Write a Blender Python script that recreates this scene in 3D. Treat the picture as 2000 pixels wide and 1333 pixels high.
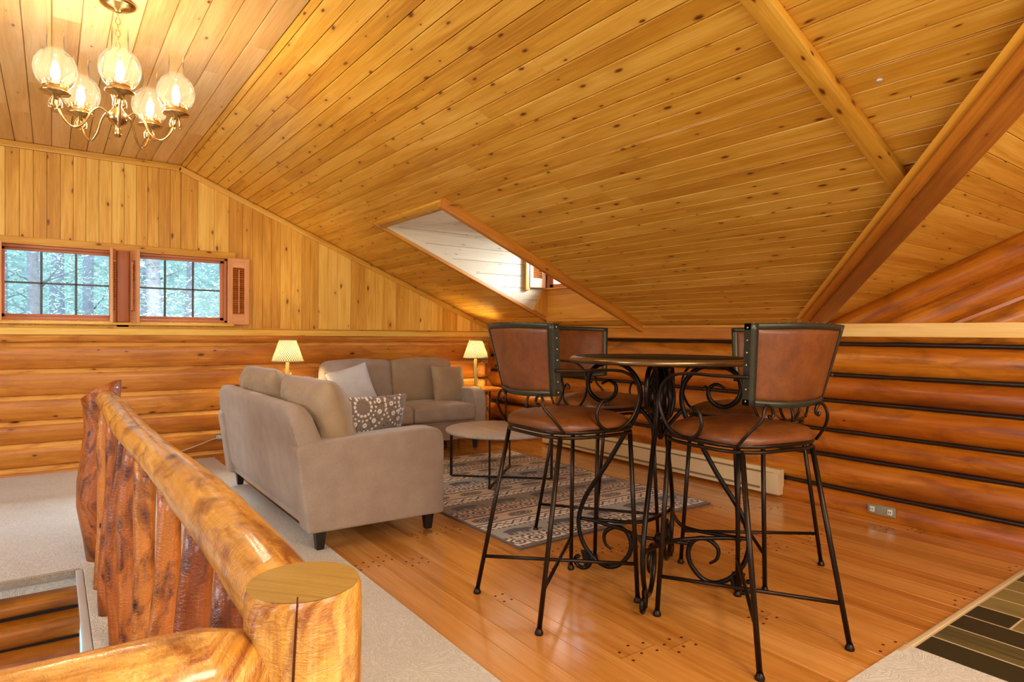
import bpy, bmesh, math, random
from math import sin, cos, pi, radians, atan2, sqrt
from mathutils import Vector, Matrix, noise
random.seed(7)
scene = bpy.context.scene
for o in list(bpy.data.objects): bpy.data.objects.remove(o)
COL = scene.collection

# ------------------------------------------------------------------ camera
YAW, PIT, ROL, FPX, H = .6303359, -.01099434, .00859903, 1232.304, 1.2
fw = Vector((sin(YAW)*cos(PIT), cos(YAW)*cos(PIT), sin(PIT)))
rt = Vector((cos(YAW), -sin(YAW), 0)); up = rt.cross(fw)
r2 = rt*cos(ROL)+up*sin(ROL); u2 = up*cos(ROL)-rt*sin(ROL)
cd = bpy.data.cameras.new('camera'); cam = bpy.data.objects.new('camera', cd); COL.objects.link(cam)
cd.sensor_width = 36; cd.lens = FPX/2000*36; cd.clip_start = .03; cd.clip_end = 200
mw = Matrix.Identity(4)
for i in range(3):
    mw[i][0], mw[i][1], mw[i][2] = r2[i], u2[i], -fw[i]
mw[2][3] = H
cam.matrix_world = mw
scene.camera = cam
# ------------------------------------------------------------------ colour management, world, large lights
vs = scene.view_settings
vs.view_transform = 'Standard'; vs.look = 'None'; vs.gamma = 1; vs.use_curve_mapping = False
vs.exposure = 0.90
world = bpy.data.worlds.new('world'); scene.world = world; world.use_nodes = True
wb = world.node_tree.nodes['Background']; wb.inputs[0].default_value = (.62, .80, 1, 1); wb.inputs[1].default_value = 2.4

def area(name, loc, target, sx, sy, power, col):
    l = bpy.data.lights.new(name, 'AREA'); l.shape = 'RECTANGLE'; l.size = sx; l.size_y = sy
    l.energy = power; l.color = col
    o = bpy.data.objects.new(name, l); COL.objects.link(o); o.location = loc
    o.rotation_euler = (Vector(target)-Vector(loc)).to_track_quat('-Z', 'Y').to_euler()
    return o
# added fill lights by the unseen rear and left walls, no windows there
area('window_light', (-1.2, -2.35, 1.7), (1.8, 4, .9), 2.4, 1.3, 75, (.80, .90, 1))
area('window_light', (2.4, -2.35, 1.6), (2.6, 4, 1.2), 2.0, 1.2, 38, (1, .90, .76))
area('window_light', (-3.3, 2.6, 1.7), (1.5, 3.4, .8), 2.0, 1.0, 60, (.80, .90, 1))
# sky light falling on the gable windows and on the dormer window
area('sky_light', (.5, 8.3, 3.6), (.5, 6.5, 1.2), 3.2, 1.6, 650, (.72, .86, 1))
area('sky_light', (5.2, 4.57, 2.15), (4.2, 4.57, 1.85), 1.1, .7, 165, (.80, .90, 1))
# added overhead fill light behind the camera, no fixture there
area('overhead_fill', (1.2, -1.0, 2.6), (1.6, .2, 0), .7, .7, 45, (1, .84, .62))

# ------------------------------------------------------------------ materials
def new_mat(name):
    m = bpy.data.materials.new(name); m.use_nodes = True
    nt = m.node_tree; b = nt.nodes['Principled BSDF']
    return m, nt, b
def setin(b, **k):
    for a, v in k.items():
        a = a.replace('_', ' ')
        if a in b.inputs: b.inputs[a].default_value = v
def srgb(h):
    h = h.lstrip('#'); c = [int(h[i:i+2], 16)/255 for i in (0, 2, 4)]
    return tuple((x/12.92 if x <= .04045 else ((x+.055)/1.055)**2.4) for x in c)+(1,)
class N:
    def __init__(s, nt): s.nt = nt; s.l = nt.links
    def n(s, t, **k):
        x = s.nt.nodes.new(t)
        for a, v in k.items(): setattr(x, a, v)
        return x
    def link(s, a, b): s.l.new(a, b)
    def math(s, op, a, b=None, c=None, clamp=False):
        x = s.n('ShaderNodeMath', operation=op, use_clamp=clamp)
        for i, v in enumerate((a, b, c)):
            if v is None: continue
            if isinstance(v, (int, float)): x.inputs[i].default_value = v
            else: s.link(v, x.inputs[i])
        return x.outputs[0]
    def comb(s, a, b, c):
        x = s.n('ShaderNodeCombineXYZ')
        for i, v in enumerate((a, b, c)):
            if isinstance(v, (int, float)): x.inputs[i].default_value = v
            else: s.link(v, x.inputs[i])
        return x.outputs[0]
    def noise(s, vec, scale=1, detail=3, rough=.5, dist=0):
        x = s.n('ShaderNodeTexNoise'); s.link(vec, x.inputs['Vector'])
        x.inputs['Scale'].default_value = scale; x.inputs['Detail'].default_value = detail
        x.inputs['Roughness'].default_value = rough; x.inputs['Distortion'].default_value = dist
        return x.outputs['Fac']
    def ramp(s, fac, stops):
        x = s.n('ShaderNodeValToRGB'); s.link(fac, x.inputs[0]); e = x.color_ramp.elements
        while len(e) < len(stops): e.new(.5)
        for i, (p, c) in enumerate(stops): e[i].position = p; e[i].color = c
        return x.outputs[0]
    def mix(s, f, a, b, mode='MIX'):
        x = s.n('ShaderNodeMix', data_type='RGBA', blend_type=mode)
        for sock, v in ((x.inputs[0], f), (x.inputs[6], a), (x.inputs[7], b)):
            if isinstance(v, (int, float)): sock.default_value = v
            elif isinstance(v, tuple): sock.default_value = v
            else: s.link(v, sock)
        return x.outputs[2]
    def sep(s, v):
        x = s.n('ShaderNodeSeparateXYZ'); s.link(v, x.inputs[0]); return x.outputs
    def bump(s, h, strength, dist, b):
        x = s.n('ShaderNodeBump'); s.link(h, x.inputs['Height'])
        x.inputs['Strength'].default_value = strength; x.inputs['Distance'].default_value = dist
        s.link(x.outputs[0], b.inputs['Normal'])

def wood(name, dark, mid, light, rough=.45, knots=1.0, knot_scale=1.0, grain=1.0, var=.25, coat=0, bump=.15, mottled=0, stain=0, knotcol='5A2A08', cdark=None, lumpy=0):
    """wood with the grain along V of the UV map (metres); attribute rnd varies it board by board"""
    m, nt, b = new_mat(name); g = N(nt)
    uv = g.n('ShaderNodeUVMap'); uv.uv_map = 'UVMap'
    at = g.n('ShaderNodeAttribute'); at.attribute_name = 'rnd'; r = at.outputs['Fac']
    u, v, _ = g.sep(uv.outputs[0])
    ro = g.math('MULTIPLY', r, 37.0)
    broad = g.noise(g.comb(g.math('MULTIPLY', u, 9*grain), g.math('MULTIPLY', v, .9*grain), ro), 1, 2, .5, 1.2)
    rings = g.noise(g.comb(g.math('MULTIPLY', u, 34*grain), g.math('MULTIPLY', v, 1.3*grain), g.math('ADD', ro, 5)), 1, 2, .6, 2.0)
    fine = g.noise(g.comb(g.math('MULTIPLY', u, 240*grain), g.math('MULTIPLY', v, 7*grain), ro), 1, 2, .6)
    f = g.math('ADD', g.math('MULTIPLY', broad, .45), g.math('ADD', g.math('MULTIPLY', rings, .38), g.math('MULTIPLY', fine, .17)))
    f = g.math('ADD', f, g.math('MULTIPLY', g.math('SUBTRACT', r, .5), var))
    col = g.ramp(f, [(.30, srgb(dark)), (.5, srgb(mid)), (.68, srgb(light))])
    hgt = fine
    if knots > 0:
        vo = g.n('ShaderNodeTexVoronoi'); vo.voronoi_dimensions = '2D'; vo.inputs['Scale'].default_value = 1
        kv = g.comb(g.math('ADD', g.math('MULTIPLY', u, 8*knot_scale), g.math('MULTIPLY', r, 91)), g.math('ADD', g.math('MULTIPLY', v, 3.6*knot_scale), g.math('MULTIPLY', r, 57)), 0)
        wob = g.noise(kv, 6, 2, .5)
        g.link(kv, vo.inputs['Vector'])
        sel = g.sep(vo.outputs['Color'])[0]
        dist = g.math('ADD', vo.outputs['Distance'], g.math('MULTIPLY', g.math('SUBTRACT', wob, .5), .08))
        rad = g.math('MULTIPLY', g.math('MAXIMUM', g.math('SUBTRACT', sel, 1-.55*knots), 0), .26)
        k = g.math('SUBTRACT', 1, g.math('SMOOTH_MIN', g.math('DIVIDE', dist, g.math('ADD', rad, .0001)), 1, .2), clamp=True)
        halo = g.math('SUBTRACT', 1, g.math('MINIMUM', g.math('DIVIDE', dist, g.math('ADD', g.math('MULTIPLY', rad, 3.2), .0001)), 1), clamp=True)
        col = g.mix(g.math('MULTIPLY', halo, .45), col, srgb(dark))
        col = g.mix(g.math('MULTIPLY', k, 1.6, clamp=True), col, srgb(knotcol))
    if mottled:
        mo = g.noise(g.comb(g.math('MULTIPLY', u, 20 if lumpy else 11), g.math('MULTIPLY', v, 8 if lumpy else 3.2), ro), 1, 4, .62, .6)
        col = g.mix(g.math('MULTIPLY', g.math('SUBTRACT', mo, .47), 5*mottled, clamp=True), col, srgb(cdark or dark))
    if stain:
        st = g.noise(g.comb(g.math('MULTIPLY', u, 2.2), g.math('MULTIPLY', v, .55), g.math('ADD', ro, 11)), 1, 4, .6, .5)
        col = g.mix(g.math('MULTIPLY', g.math('SUBTRACT', st, .52), 4*stain, clamp=True), col, srgb(cdark or dark))
    g.link(col, b.inputs['Base Color'])
    setin(b, Roughness=rough, Coat_Weight=coat, Coat_Roughness=.16)
    if lumpy:
        lp = g.n('ShaderNodeTexVoronoi'); lp.inputs['Scale'].default_value = 1; lp.feature = 'SMOOTH_F1'
        g.link(g.comb(g.math('MULTIPLY', u, 26), g.math('MULTIPLY', v, 13), ro), lp.inputs['Vector'])
        l2 = g.noise(g.comb(g.math('MULTIPLY', u, 60), g.math('MULTIPLY', v, 130), ro), 1, 3, .6, 1.5)
        hgt = g.math('ADD', g.math('MULTIPLY', lp.outputs['Distance'], 3.0), g.math('ADD', g.math('MULTIPLY', l2, 1.1), g.math('MULTIPLY', fine, .3)))
    g.bump(hgt, bump, .009 if lumpy else .0015, b)
    return m

def plain(name, hexcol, rough=.5, metal=0, coat=0, spec=.5, bumpscale=0, bumpstr=.2, bumpdist=.001, var=0):
    m, nt, b = new_mat(name); g = N(nt)
    c = srgb(hexcol)
    tc = g.n('ShaderNodeTexCoord')
    nz = g.noise(tc.outputs['Object'], bumpscale or 30, 3, .6)
    v = var or .04
    col = g.mix(nz, tuple(x*(1-v) for x in c[:3])+(1,), tuple(min(1, x*(1+v)) for x in c[:3])+(1,))
    g.link(col, b.inputs['Base Color'])
    setin(b, Roughness=rough, Metallic=metal, Coat_Weight=coat, Coat_Roughness=.15)
    b.inputs['Specular IOR Level'].default_value = spec
    if bumpscale: g.bump(nz, bumpstr, bumpdist, b)
    return m

def fabric(name, c1, c2, scale=1.0, bumpd=.0012):
    m, nt, b = new_mat(name); g = N(nt)
    tc = g.n('ShaderNodeTexCoord'); o = g.sep(tc.outputs['Object'])
    s = 900*scale
    w = g.math('MULTIPLY', g.math('SINE', g.math('MULTIPLY', g.math('ADD', o[0], o[1]), s)), g.math('SINE', g.math('MULTIPLY', g.math('ADD', o[2], g.math('MULTIPLY', o[0], .2)), s)))
    nz = g.noise(tc.outputs['Object'], 260*scale, 3, .7)
    big = g.noise(tc.outputs['Object'], 9, 2, .5)
    f = g.math('ADD', g.math('MULTIPLY', nz, .7), g.math('MULTIPLY', big, .3))
    g.link(g.ramp(f, [(.35, srgb(c1)), (.65, srgb(c2))]), b.inputs['Base Color'])
    setin(b, Roughness=.9, Sheen_Weight=.25); b.inputs['Specular IOR Level'].default_value = .2
    g.bump(g.math('ADD', w, g.math('MULTIPLY', nz, 2)), .35, bumpd, b)
    return m

def vcol(name, rough=.9, bumpscale=0):
    m, nt, b = new_mat(name); g = N(nt)
    at = g.n('ShaderNodeAttribute'); at.attribute_name = 'pat'
    tc = g.n('ShaderNodeTexCoord'); nz = g.noise(tc.outputs['Object'], bumpscale or 500, 3, .6)
    c = g.mix(g.math('MULTIPLY', nz, .12), at.outputs['Color'], (.1, .08, .06, 1))
    g.link(c, b.inputs['Base Color']); setin(b, Roughness=rough, Sheen_Weight=.2); b.inputs['Specular IOR Level'].default_value = .2
    g.bump(nz, .5, .002, b)
    return m

M = {}
M['ceil'] = wood('pine_ceiling', 'B87A1E', 'D89E32', 'EAB850', rough=.40, knots=1.0, knot_scale=1.25, var=.17, coat=.12, knotcol='6E3408')
M['gable'] = wood('pine_gable', 'C4861E', 'E2A83A', 'F2C65C', rough=.5, knots=.9, var=.34, knotcol='7A3C0E')
M['flat'] = wood('pine_flat_ceiling', 'C08E50', 'D8AE70', 'E8C690', rough=.30, knots=.6, var=.30, coat=.45, knotcol='6E3408')
M['cheek'] = wood('pine_dormer', 'BFA27A', 'CEB48C', 'D8C29E', rough=.5, knots=.8, var=.12, knotcol='6B5036')
M['trim'] = wood('trim_pine', 'AE661A', 'CC8426', 'DC9A38', rough=.45, knots=.5, var=.2, knotcol='5A2A08')
M['trimlight'] = wood('trim_pine_light', 'E0B058', 'ECC270', 'F4D28A', rough=.5, knots=.5, var=.1, knotcol='9A6A28')
M['beamdark'] = wood('beam_stained', '8A4C12', 'A8641C', 'BE7A28', rough=.45, knots=.6, var=.1, stain=.6, cdark='5A2C08')
M['winwood'] = wood('window_wood', 'A85A30', 'BE7040', 'CE8450', rough=.45, knots=.2, var=.1)
M['shutter'] = wood('shutter_wood', 'CC8850', 'DA9A62', 'E6AC76', rough=.5, knots=.1, var=.1)
M['louver'] = wood('louver_wood', 'A85418', 'BE6A24', 'CC7C34', rough=.5, knots=0, var=.2)
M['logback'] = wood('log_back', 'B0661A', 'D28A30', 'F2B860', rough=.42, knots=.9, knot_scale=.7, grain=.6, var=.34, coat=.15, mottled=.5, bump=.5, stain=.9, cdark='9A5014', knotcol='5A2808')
M['logright'] = wood('log_right', '9A4806', 'B2640C', 'CA801E', rough=.40, knots=.4, knot_scale=.45, grain=.6, var=.20, coat=.15, mottled=.55, bump=.5, stain=1.2, cdark='5E2408', knotcol='4A1C06')
M['chink'] = plain('chinking_dark', '1E0F0A', rough=.35, bumpscale=120, bumpstr=.6, var=.4)
M['peeled'] = wood('peeled_log', 'B8741E', 'DA9838', 'F2C06C', rough=.34, knots=.9, knot_scale=.8, grain=.8, var=.15, coat=.5, mottled=1.0, stain=.7, cdark='8A4812', knotcol='3C1604', bump=.5, lumpy=1)
M['baluster'] = wood('baluster_log', '8E430C', 'B4621A', 'CC7E2C', rough=.36, knots=.9, knot_scale=1.2, grain=.9, var=.3, coat=.25, mottled=1.0, stain=.4, cdark='5A2406', knotcol='2E1004', bump=.4, lumpy=1)
M['endgrain'] = wood('end_grain', '8E6A28', 'A8843A', 'BC984C', rough=.55, knots=0, grain=1.6, var=.1, bump=.5)
M['floor'] = wood('floor_oak', 'A86826', 'C6863C', 'D89C54', rough=.22, knots=0, grain=.9, var=.24, coat=.7, bump=.08)
M['peg'] = plain('floor_peg', '4E220C', rough=.7, spec=.1)
M['black'] = plain('sofa_leg_black', '17130F', rough=.4, bumpscale=60)
M['iron'] = plain('wrought_iron', '2C2119', rough=.32, metal=.75, bumpscale=90, bumpstr=.3, var=.3)
M['ironb'] = plain('wrought_iron_table', '1C1510', rough=.30, metal=.7, bumpscale=70, bumpstr=.35, var=.3)
M['rim'] = plain('table_rim_metal', '8A7350', rough=.28, metal=.9, bumpscale=40, var=.2)
M['tabletop'] = plain('table_top_dark', '140E0A', rough=.55, spec=.25, bumpscale=20, var=.4)
M['nail'] = plain('nailhead', 'B59A72', rough=.3, metal=.9)
M['framegreen'] = plain('stool_back_frame', '3A3A2E', rough=.36, metal=.55, bumpscale=60, var=.3)
def leather(name, a, b_):
    m, nt, b = new_mat(name); g = N(nt); tc = g.n('ShaderNodeTexCoord')
    big = g.noise(tc.outputs['Object'], 11, 6, .7); fi = g.noise(tc.outputs['Object'], 160, 3, .6)
    g.link(g.ramp(g.math('ADD', g.math('MULTIPLY', big, .8), g.math('MULTIPLY', fi, .2)), [(.3, srgb(a)), (.7, srgb(b_))]), b.inputs['Base Color'])
    setin(b, Roughness=.42); g.bump(fi, .3, .0012, b); return m
M['leather'] = leather('brown_leather', '4C2208', '7A4216')
M['fab'] = fabric('sofa_fabric', '918071', 'AE9D8C')
M['fabtan'] = fabric('cushion_tan', '92795C', 'AA9272')
M['fabpale'] = fabric('cushion_pale', 'B4AEA8', 'CEC9C4')
M['carpet'] = None
def carpet():
    m, nt, b = new_mat('carpet'); g = N(nt); tc = g.n('ShaderNodeTexCoord')
    P = tc.outputs['Object']
    sw = g.noise(P, 7, 3, .5, 2.5); wv = g.math('SINE', g.math('MULTIPLY', sw, 60))
    fi = g.noise(P, 380, 3, .7); big = g.noise(P, 2.5, 3, .5)
    f = g.math('ADD', g.math('MULTIPLY', wv, .12), g.math('ADD', g.math('MULTIPLY', fi, .6), g.math('MULTIPLY', big, .35)))
    g.link(g.ramp(f, [(.25, srgb('BFB7A8')), (.75, srgb('E2DDD0'))]), b.inputs['Base Color'])
    setin(b, Roughness=1.0, Sheen_Weight=.3); b.inputs['Specular IOR Level'].default_value = .1
    g.bump(g.math('ADD', g.math('MULTIPLY', wv, .4), fi), .6, .006, b); return m
M['carpet'] = carpet()
M['tile'] = wood('hearth_tile', '2C2C1A', '5A5230', '867846', rough=.5, knots=0, grain=.7, var=1.0, mottled=.3, cdark='3A3420', bump=.3)
M['grout'] = plain('grout', 'C6B088', rough=.8, bumpscale=150)
M['brass'] = plain('polished_brass', 'CDAE74', rough=.22, metal=1, var=.1)
M['cream'] = plain('heater_enamel', 'CDB68C', rough=.4)
M['white'] = plain('white_plastic', 'D9D2C4', rough=.4)
M['grey'] = plain('grey_plastic', '8A8470', rough=.4)
M['dgrey'] = plain('dark_slot', '2A2620', rough=.5)
M['slotbrown'] = plain('heater_slot', '7A6846', rough=.5)
M['muntin'] = plain('muntin_dark', '4A4A48', rough=.4)
M['drywall'] = plain('drywall', 'BFBDBA', rough=.8, bumpscale=40)
M['greywood'] = wood('coffee_table_top', 'B4ACA2', 'CDC7C0', 'DFDBD5', rough=.38, knots=0, grain=.5, var=.2)
M['ctmetal'] = plain('coffee_table_iron', '2A1F18', rough=.4, metal=.6)
M['rock'] = plain('rock', '8C8E94', rough=.9, bumpscale=6, bumpstr=1, bumpdist=.05, var=.4)
M['bark'] = plain('bark', '7C8088', rough=.95, bumpscale=14, bumpstr=1, bumpdist=.03, var=.5)
M['hill'] = plain('forest_floor', '6E8478', rough=1, bumpscale=3, bumpstr=1, bumpdist=.1, var=.7)
def leafmat(name, a, c):
    m, nt, b = new_mat(name); g = N(nt); at = g.n('ShaderNodeAttribute'); at.attribute_name = 'rnd'
    g.link(g.ramp(at.outputs['Fac'], [(0, srgb(a)), (1, srgb(c))]), b.inputs['Base Color']); setin(b, Roughness=.7); return m
M['leaf1'] = leafmat('pine_needles', '5C7C70', 'A6C2AC')
M['leaf2'] = leafmat('pale_foliage', '86A88C', 'CFE0BE')
def glassy(name, tint=(1, 1, 1, 1), refl=1.0, haze=0):
    m, nt, b = new_mat(name); g = N(nt); nt.nodes.remove(b)
    out = nt.nodes['Material Output']; t = g.n('ShaderNodeBsdfTransparent'); t.inputs[0].default_value = tint
    gl = g.n('ShaderNodeBsdfGlossy'); gl.inputs['Roughness'].default_value = .03
    lw = g.n('ShaderNodeLayerWeight'); lw.inputs[0].default_value = .35*refl
    mx = g.n('ShaderNodeMixShader'); g.link(lw.outputs['Fresnel'], mx.inputs[0]); g.link(t.outputs[0], mx.inputs[1]); g.link(gl.outputs[0], mx.inputs[2])
    res = mx.outputs[0]
    if haze:
        tl = g.n('ShaderNodeBsdfTranslucent'); tl.inputs[0].default_value = (1, .86, .6, 1)
        m2 = g.n('ShaderNodeMixShader'); m2.inputs[0].default_value = haze; g.link(res, m2.inputs[1]); g.link(tl.outputs[0], m2.inputs[2]); res = m2.outputs[0]
    g.link(res, out.inputs[0]); return m
M['pane'] = glassy('window_glass', (.93, .97, 1, 1), .5)
M['globe'] = glassy('lamp_globe_glass', (1, .95, .84, 1), .4, .024)
def emit(name, col, s):
    m, nt, b = new_mat(name); setin(b, Emission_Color=col, Emission_Strength=s, Base_Color=(1, 1, 1, 1)); return m
M['bulb'] = emit('chandelier_bulb', (1, .88, .70, 1), 175)
M['bulb2'] = emit('lamp_bulb', (1, .76, .38, 1), 260)
def shade():
    m, nt, b = new_mat('woven_lampshade'); g = N(nt)
    uv = g.n('ShaderNodeUVMap'); uv.uv_map = 'UVMap'; u, v, _ = g.sep(uv.outputs[0])
    k = 40*pi
    a = g.math('ABSOLUTE', g.math('SINE', g.math('ADD', g.math('MULTIPLY', u, k/2), g.math('MULTIPLY', v, 100))))
    c = g.math('ABSOLUTE', g.math('SINE', g.math('SUBTRACT', g.math('MULTIPLY', u, k/2), g.math('MULTIPLY', v, 100))))
    ln = g.math('LESS_THAN', g.math('MINIMUM', a, c), .42)
    col = g.mix(ln, srgb('E8D8A8'), srgb('3A2C14'))
    nt.nodes.remove(b); out = nt.nodes['Material Output']
    d = g.n('ShaderNodeBsdfDiffuse'); t = g.n('ShaderNodeBsdfTranslucent'); g.link(col, d.inputs[0]); g.link(col, t.inputs[0])
    mx = g.n('ShaderNodeMixShader'); mx.inputs[0].default_value = .10; g.link(d.outputs[0], mx.inputs[1]); g.link(t.outputs[0], mx.inputs[2])
    g.link(mx.outputs[0], out.inputs[0]); return m
M['shade'] = shade()
M['branch'] = wood('lamp_branch', '9C8A4A', 'C0AE68', 'D4C484', rough=.6, knots=.4, knot_scale=4, var=.1)
M['rug'] = vcol('rug_pile'); M['pillowpat'] = vcol('patterned_pillow', bumpscale=900)

# ------------------------------------------------------------------ mesh builder
class MB:
    def __init__(s):
        s.bm = bmesh.new(); s.uv = s.bm.loops.layers.uv.new('UVMap'); s.rn = s.bm.faces.layers.float.new('rnd')
        s.pc = None
    def face(s, pts, uvs=None, rnd=0., smooth=False):
        vs_ = [s.bm.verts.new(p) for p in pts]
        f = s.bm.faces.new(vs_); f[s.rn] = rnd; f.smooth = smooth
        if uvs:
            for l, c in zip(f.loops, uvs): l[s.uv].uv = c
        return f
    def grid(s, P, uvs=None, rnd=0., smooth=True, closeu=False, closev=False):
        """P[i][j] points; i rows (v), j columns (u)"""
        V = [[s.bm.verts.new(p) for p in row] for row in P]
        ni, nj = len(P), len(P[0])
        fs = []
        for i in range(ni-(0 if closev else 1)):
            for j in range(nj-(0 if closeu else 1)):
                i2, j2 = (i+1) % ni, (j+1) % nj
                try: f = s.bm.faces.new((V[i][j], V[i][j2], V[i2][j2], V[i2][j]))
                except ValueError: continue
                f[s.rn] = rnd; f.smooth = smooth; fs.append(f)
                if uvs:
                    c = [uvs[i][j], uvs[i][j+1] if j+1 < len(uvs[i]) else uvs[i][j], None, None]
                    i3 = i+1 if i+1 < len(uvs) else i
                    c[2] = uvs[i3][j+1] if j+1 < len(uvs[i3]) else uvs[i3][j]; c[3] = uvs[i3][j]
                    for l, q in zip(f.loops, c): l[s.uv].uv = q
        return V
    def cap(s, ring, rnd=0., flip=False, uvs=None):
        r_ = list(ring)
        if flip: r_.reverse()
        try: f = s.bm.faces.new(r_)
        except ValueError: return
        f[s.rn] = rnd
        for l in f.loops:
            p = l.vert.co; l[s.uv].uv = (p.x+p.z*.3, p.y+p.z*.5)
    def tube(s, pts, rad, seg=10, caps=True, rnd=0., nz=0, nzf=6, closed=False, flat=None):
        pts = [Vector(p) for p in pts]; n = len(pts)
        if not hasattr(rad, '__len__'): rad = [rad]*n
        ref = None; rows = []; uvs = []; L = 0
        for i, p in enumerate(pts):
            if closed: t = (pts[(i+1) % n]-pts[i-1])
            else: t = (pts[min(i+1, n-1)]-pts[max(i-1, 0)])
            t.normalize()
            if ref is None:
                ref = Vector((0, 0, 1)) if abs(t.z) < .9 else Vector((1, 0, 0))
            a = (ref-t*ref.dot(t)).normalized(); ref = a; b = t.cross(a)
            if i: L += (p-pts[i-1]).length
            row = []
            for k in range(seg):
                th = 2*pi*k/seg; r_ = rad[i]
                d = a*cos(th)+b*sin(th)
                if flat: d = a*cos(th)*flat[0]+b*sin(th)*flat[1]
                if nz:
                    q = (p+d*r_)*nzf; r_ = r_*(1+nz*noise.noise(q)+.4*nz*noise.noise(q*2.7))
                row.append(p+d*r_)
            rows.append(row); uvs.append([(2*pi*rad[i]*k/seg, L) for k in range(seg+1)])
        V = s.grid(rows, uvs, rnd, True, closeu=True, closev=closed)
        if caps and not closed:
            s.cap(V[0], rnd, True); s.cap(V[-1], rnd)
        return V
    def lathe(s, prof, c=(0, 0, 0), seg=24, rnd=0., axis=None, smooth=True):
        c = Vector(c); rows = []; uvs = []; L = 0
        for i, (r_, z) in enumerate(prof):
            if i: L += sqrt((r_-prof[i-1][0])**2+(z-prof[i-1][1])**2)
            rows.append([c+Vector((max(r_, 1e-5)*cos(2*pi*k/seg), max(r_, 1e-5)*sin(2*pi*k/seg), z)) for k in range(seg)])
            uvs.append([(k/seg, L) for k in range(seg+1)])
        V = s.grid(rows, uvs, rnd, smooth, closeu=True)
        if prof[0][0] > .0005: s.cap(V[0], rnd, True)
        if prof[-1][0] > .0005: s.cap(V[-1], rnd)
        return V
    def box(s, c, size, R=None, bevel=0, rnd=None, seg=2, axis=None):
        """box centred at c; R a 3x3 matrix or z angle. UV grain runs along the longest side (or axis)"""
        if rnd is None: rnd = random.random()
        c = Vector(c); hx = [d/2 for d in size]
        if R is None: R = Matrix.Identity(3)
        elif isinstance(R, (int, float)): R = Matrix.Rotation(R, 3, 'Z')
        t = bmesh.new(); bmesh.ops.create_cube(t, size=1)
        for v in t.verts: v.co = Vector((v.co.x*size[0], v.co.y*size[1], v.co.z*size[2]))
        if bevel: bmesh.ops.bevel(t, geom=list(t.edges), offset=min(bevel, min(size)*.45), segments=seg, affect='EDGES', profile=.6)
        la = axis if axis is not None else max(range(3), key=lambda i: size[i])
        vm = {}
        t.normal_update()
        for v in t.verts: vm[v] = s.bm.verts.new(c+R@v.co)
        off = random.random()*3
        for f in t.faces:
            try: nf = s.bm.faces.new([vm[v] for v in f.verts])
            except ValueError: continue
            nf[s.rn] = rnd; nf.smooth = bevel > 0 and seg > 1
            na = max(range(3), key=lambda i: abs(f.normal[i]))
            for l, v in zip(nf.loops, f.verts):
                ax = [i for i in range(3) if i != na]
                if la in ax: ua = ax[0] if ax[1] == la else ax[1]; l[s.uv].uv = (v.co[ua]+off, v.co[la]+off)
                else: l[s.uv].uv = (v.co[ax[0]]+off, v.co[ax[1]]*.1+off)
        t.free()
    def prism(s, poly, d, rnd=None, longaxis=None):
        """closed polygon (3D, planar) extruded by vector d"""
        if rnd is None: rnd = random.random()
        d = Vector(d); P = [Vector(p) for p in poly]; Q = [p+d for p in P]
        L = longaxis or max(((P[i]-P[i-1]) for i in range(len(P))), key=lambda e: e.length)
        L = Vector(L)
        if d.length > L.length and longaxis is None: L = d
        L = L.normalized()
        def fc(pts):
            n = Vector((0, 0, 0))
            for i in range(len(pts)): n += (pts[i]-pts[0]).cross(pts[(i+1) % len(pts)]-pts[0])
            if n.length < 1e-12: return
            n.normalize(); S = n.cross(L)
            if S.length < .2: S = n.orthogonal()
            S.normalize()
            s.face(pts, [(p.dot(S), p.dot(L)) for p in pts], rnd)
        n0 = (P[1]-P[0]).cross(P[2]-P[1])
        if n0.dot(d) > 0: P2, Q2 = P, Q
        else: P2, Q2 = P[::-1], Q[::-1]
        fc(P2[::-1]); fc(Q2)
        for i in range(len(P2)):
            j = (i+1) % len(P2); fc([P2[i], P2[j], Q2[j], Q2[i]])
    def plank(s, a, b, c, d, Nn, gap=.0022, dep=.004, bev=.003, rnd=None, thick=None, ortho=False):
        """board face a-b (start edge across), d-c (end edge); sides a-d and b-c get v-grooves. Nn = normal towards the room"""
        if rnd is None: rnd = random.random()
        a, b, c, d, Nn = map(Vector, (a, b, c, d, Nn))
        U0 = (b-a).normalized(); U1 = (c-d).normalized() if (c-d).length > 1e-6 else U0
        if ortho: U0 = (b-a)/max(1e-6, (c-d).length)
        w = (b-a).length; ln = (d-a).length; v0 = random.random()*5; u0 = random.random()
        A, B, C_, D = a+U0*bev, b-U0*bev, c-U1*bev, d+U1*bev
        Ab, Bb, Cb, Db = a+U0*gap*.3-Nn*dep, b-U0*gap*.3-Nn*dep, c-U1*gap*.3-Nn*dep, d+U1*gap*.3-Nn*dep
        vb = (c-b).length
        def q(p, uv):
            f = s.face(p, uv, rnd)
            f.normal_update()
            if f.normal.dot(Nn) < 0: f.normal_flip()
        q([A, B, C_, D], [(u0, v0), (u0+w, v0), (u0+w, v0+vb), (u0, v0+ln)])
        q([Ab, A, D, Db], [(u0, v0), (u0, v0), (u0, v0+ln), (u0, v0+ln)])
        q([B, Bb, Cb, C_], [(u0, v0), (u0, v0), (u0, v0+vb), (u0, v0+vb)])
    def obj(s, name, mat, parent=None, bevel=0, subsurf=0, mats=None, loc=None):
        s.bm.normal_update()
        me = bpy.data.meshes.new(name)
        s.bm.to_mesh(me); s.bm.free()
        for m_ in ([mat] if not mats else mats): me.materials.append(m_)
        o = bpy.data.objects.new(name, me); COL.objects.link(o)
        if parent: o.parent = parent
        if loc: o.location = loc
        if subsurf:
            md = o.modifiers.new('Subdivision', 'SUBSURF'); md.levels = md.render_levels = subsurf
        if bevel:
            md = o.modifiers.new('Bevel', 'BEVEL'); md.width = bevel; md.segments = 2; md.limit_method = 'ANGLE'
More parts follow.
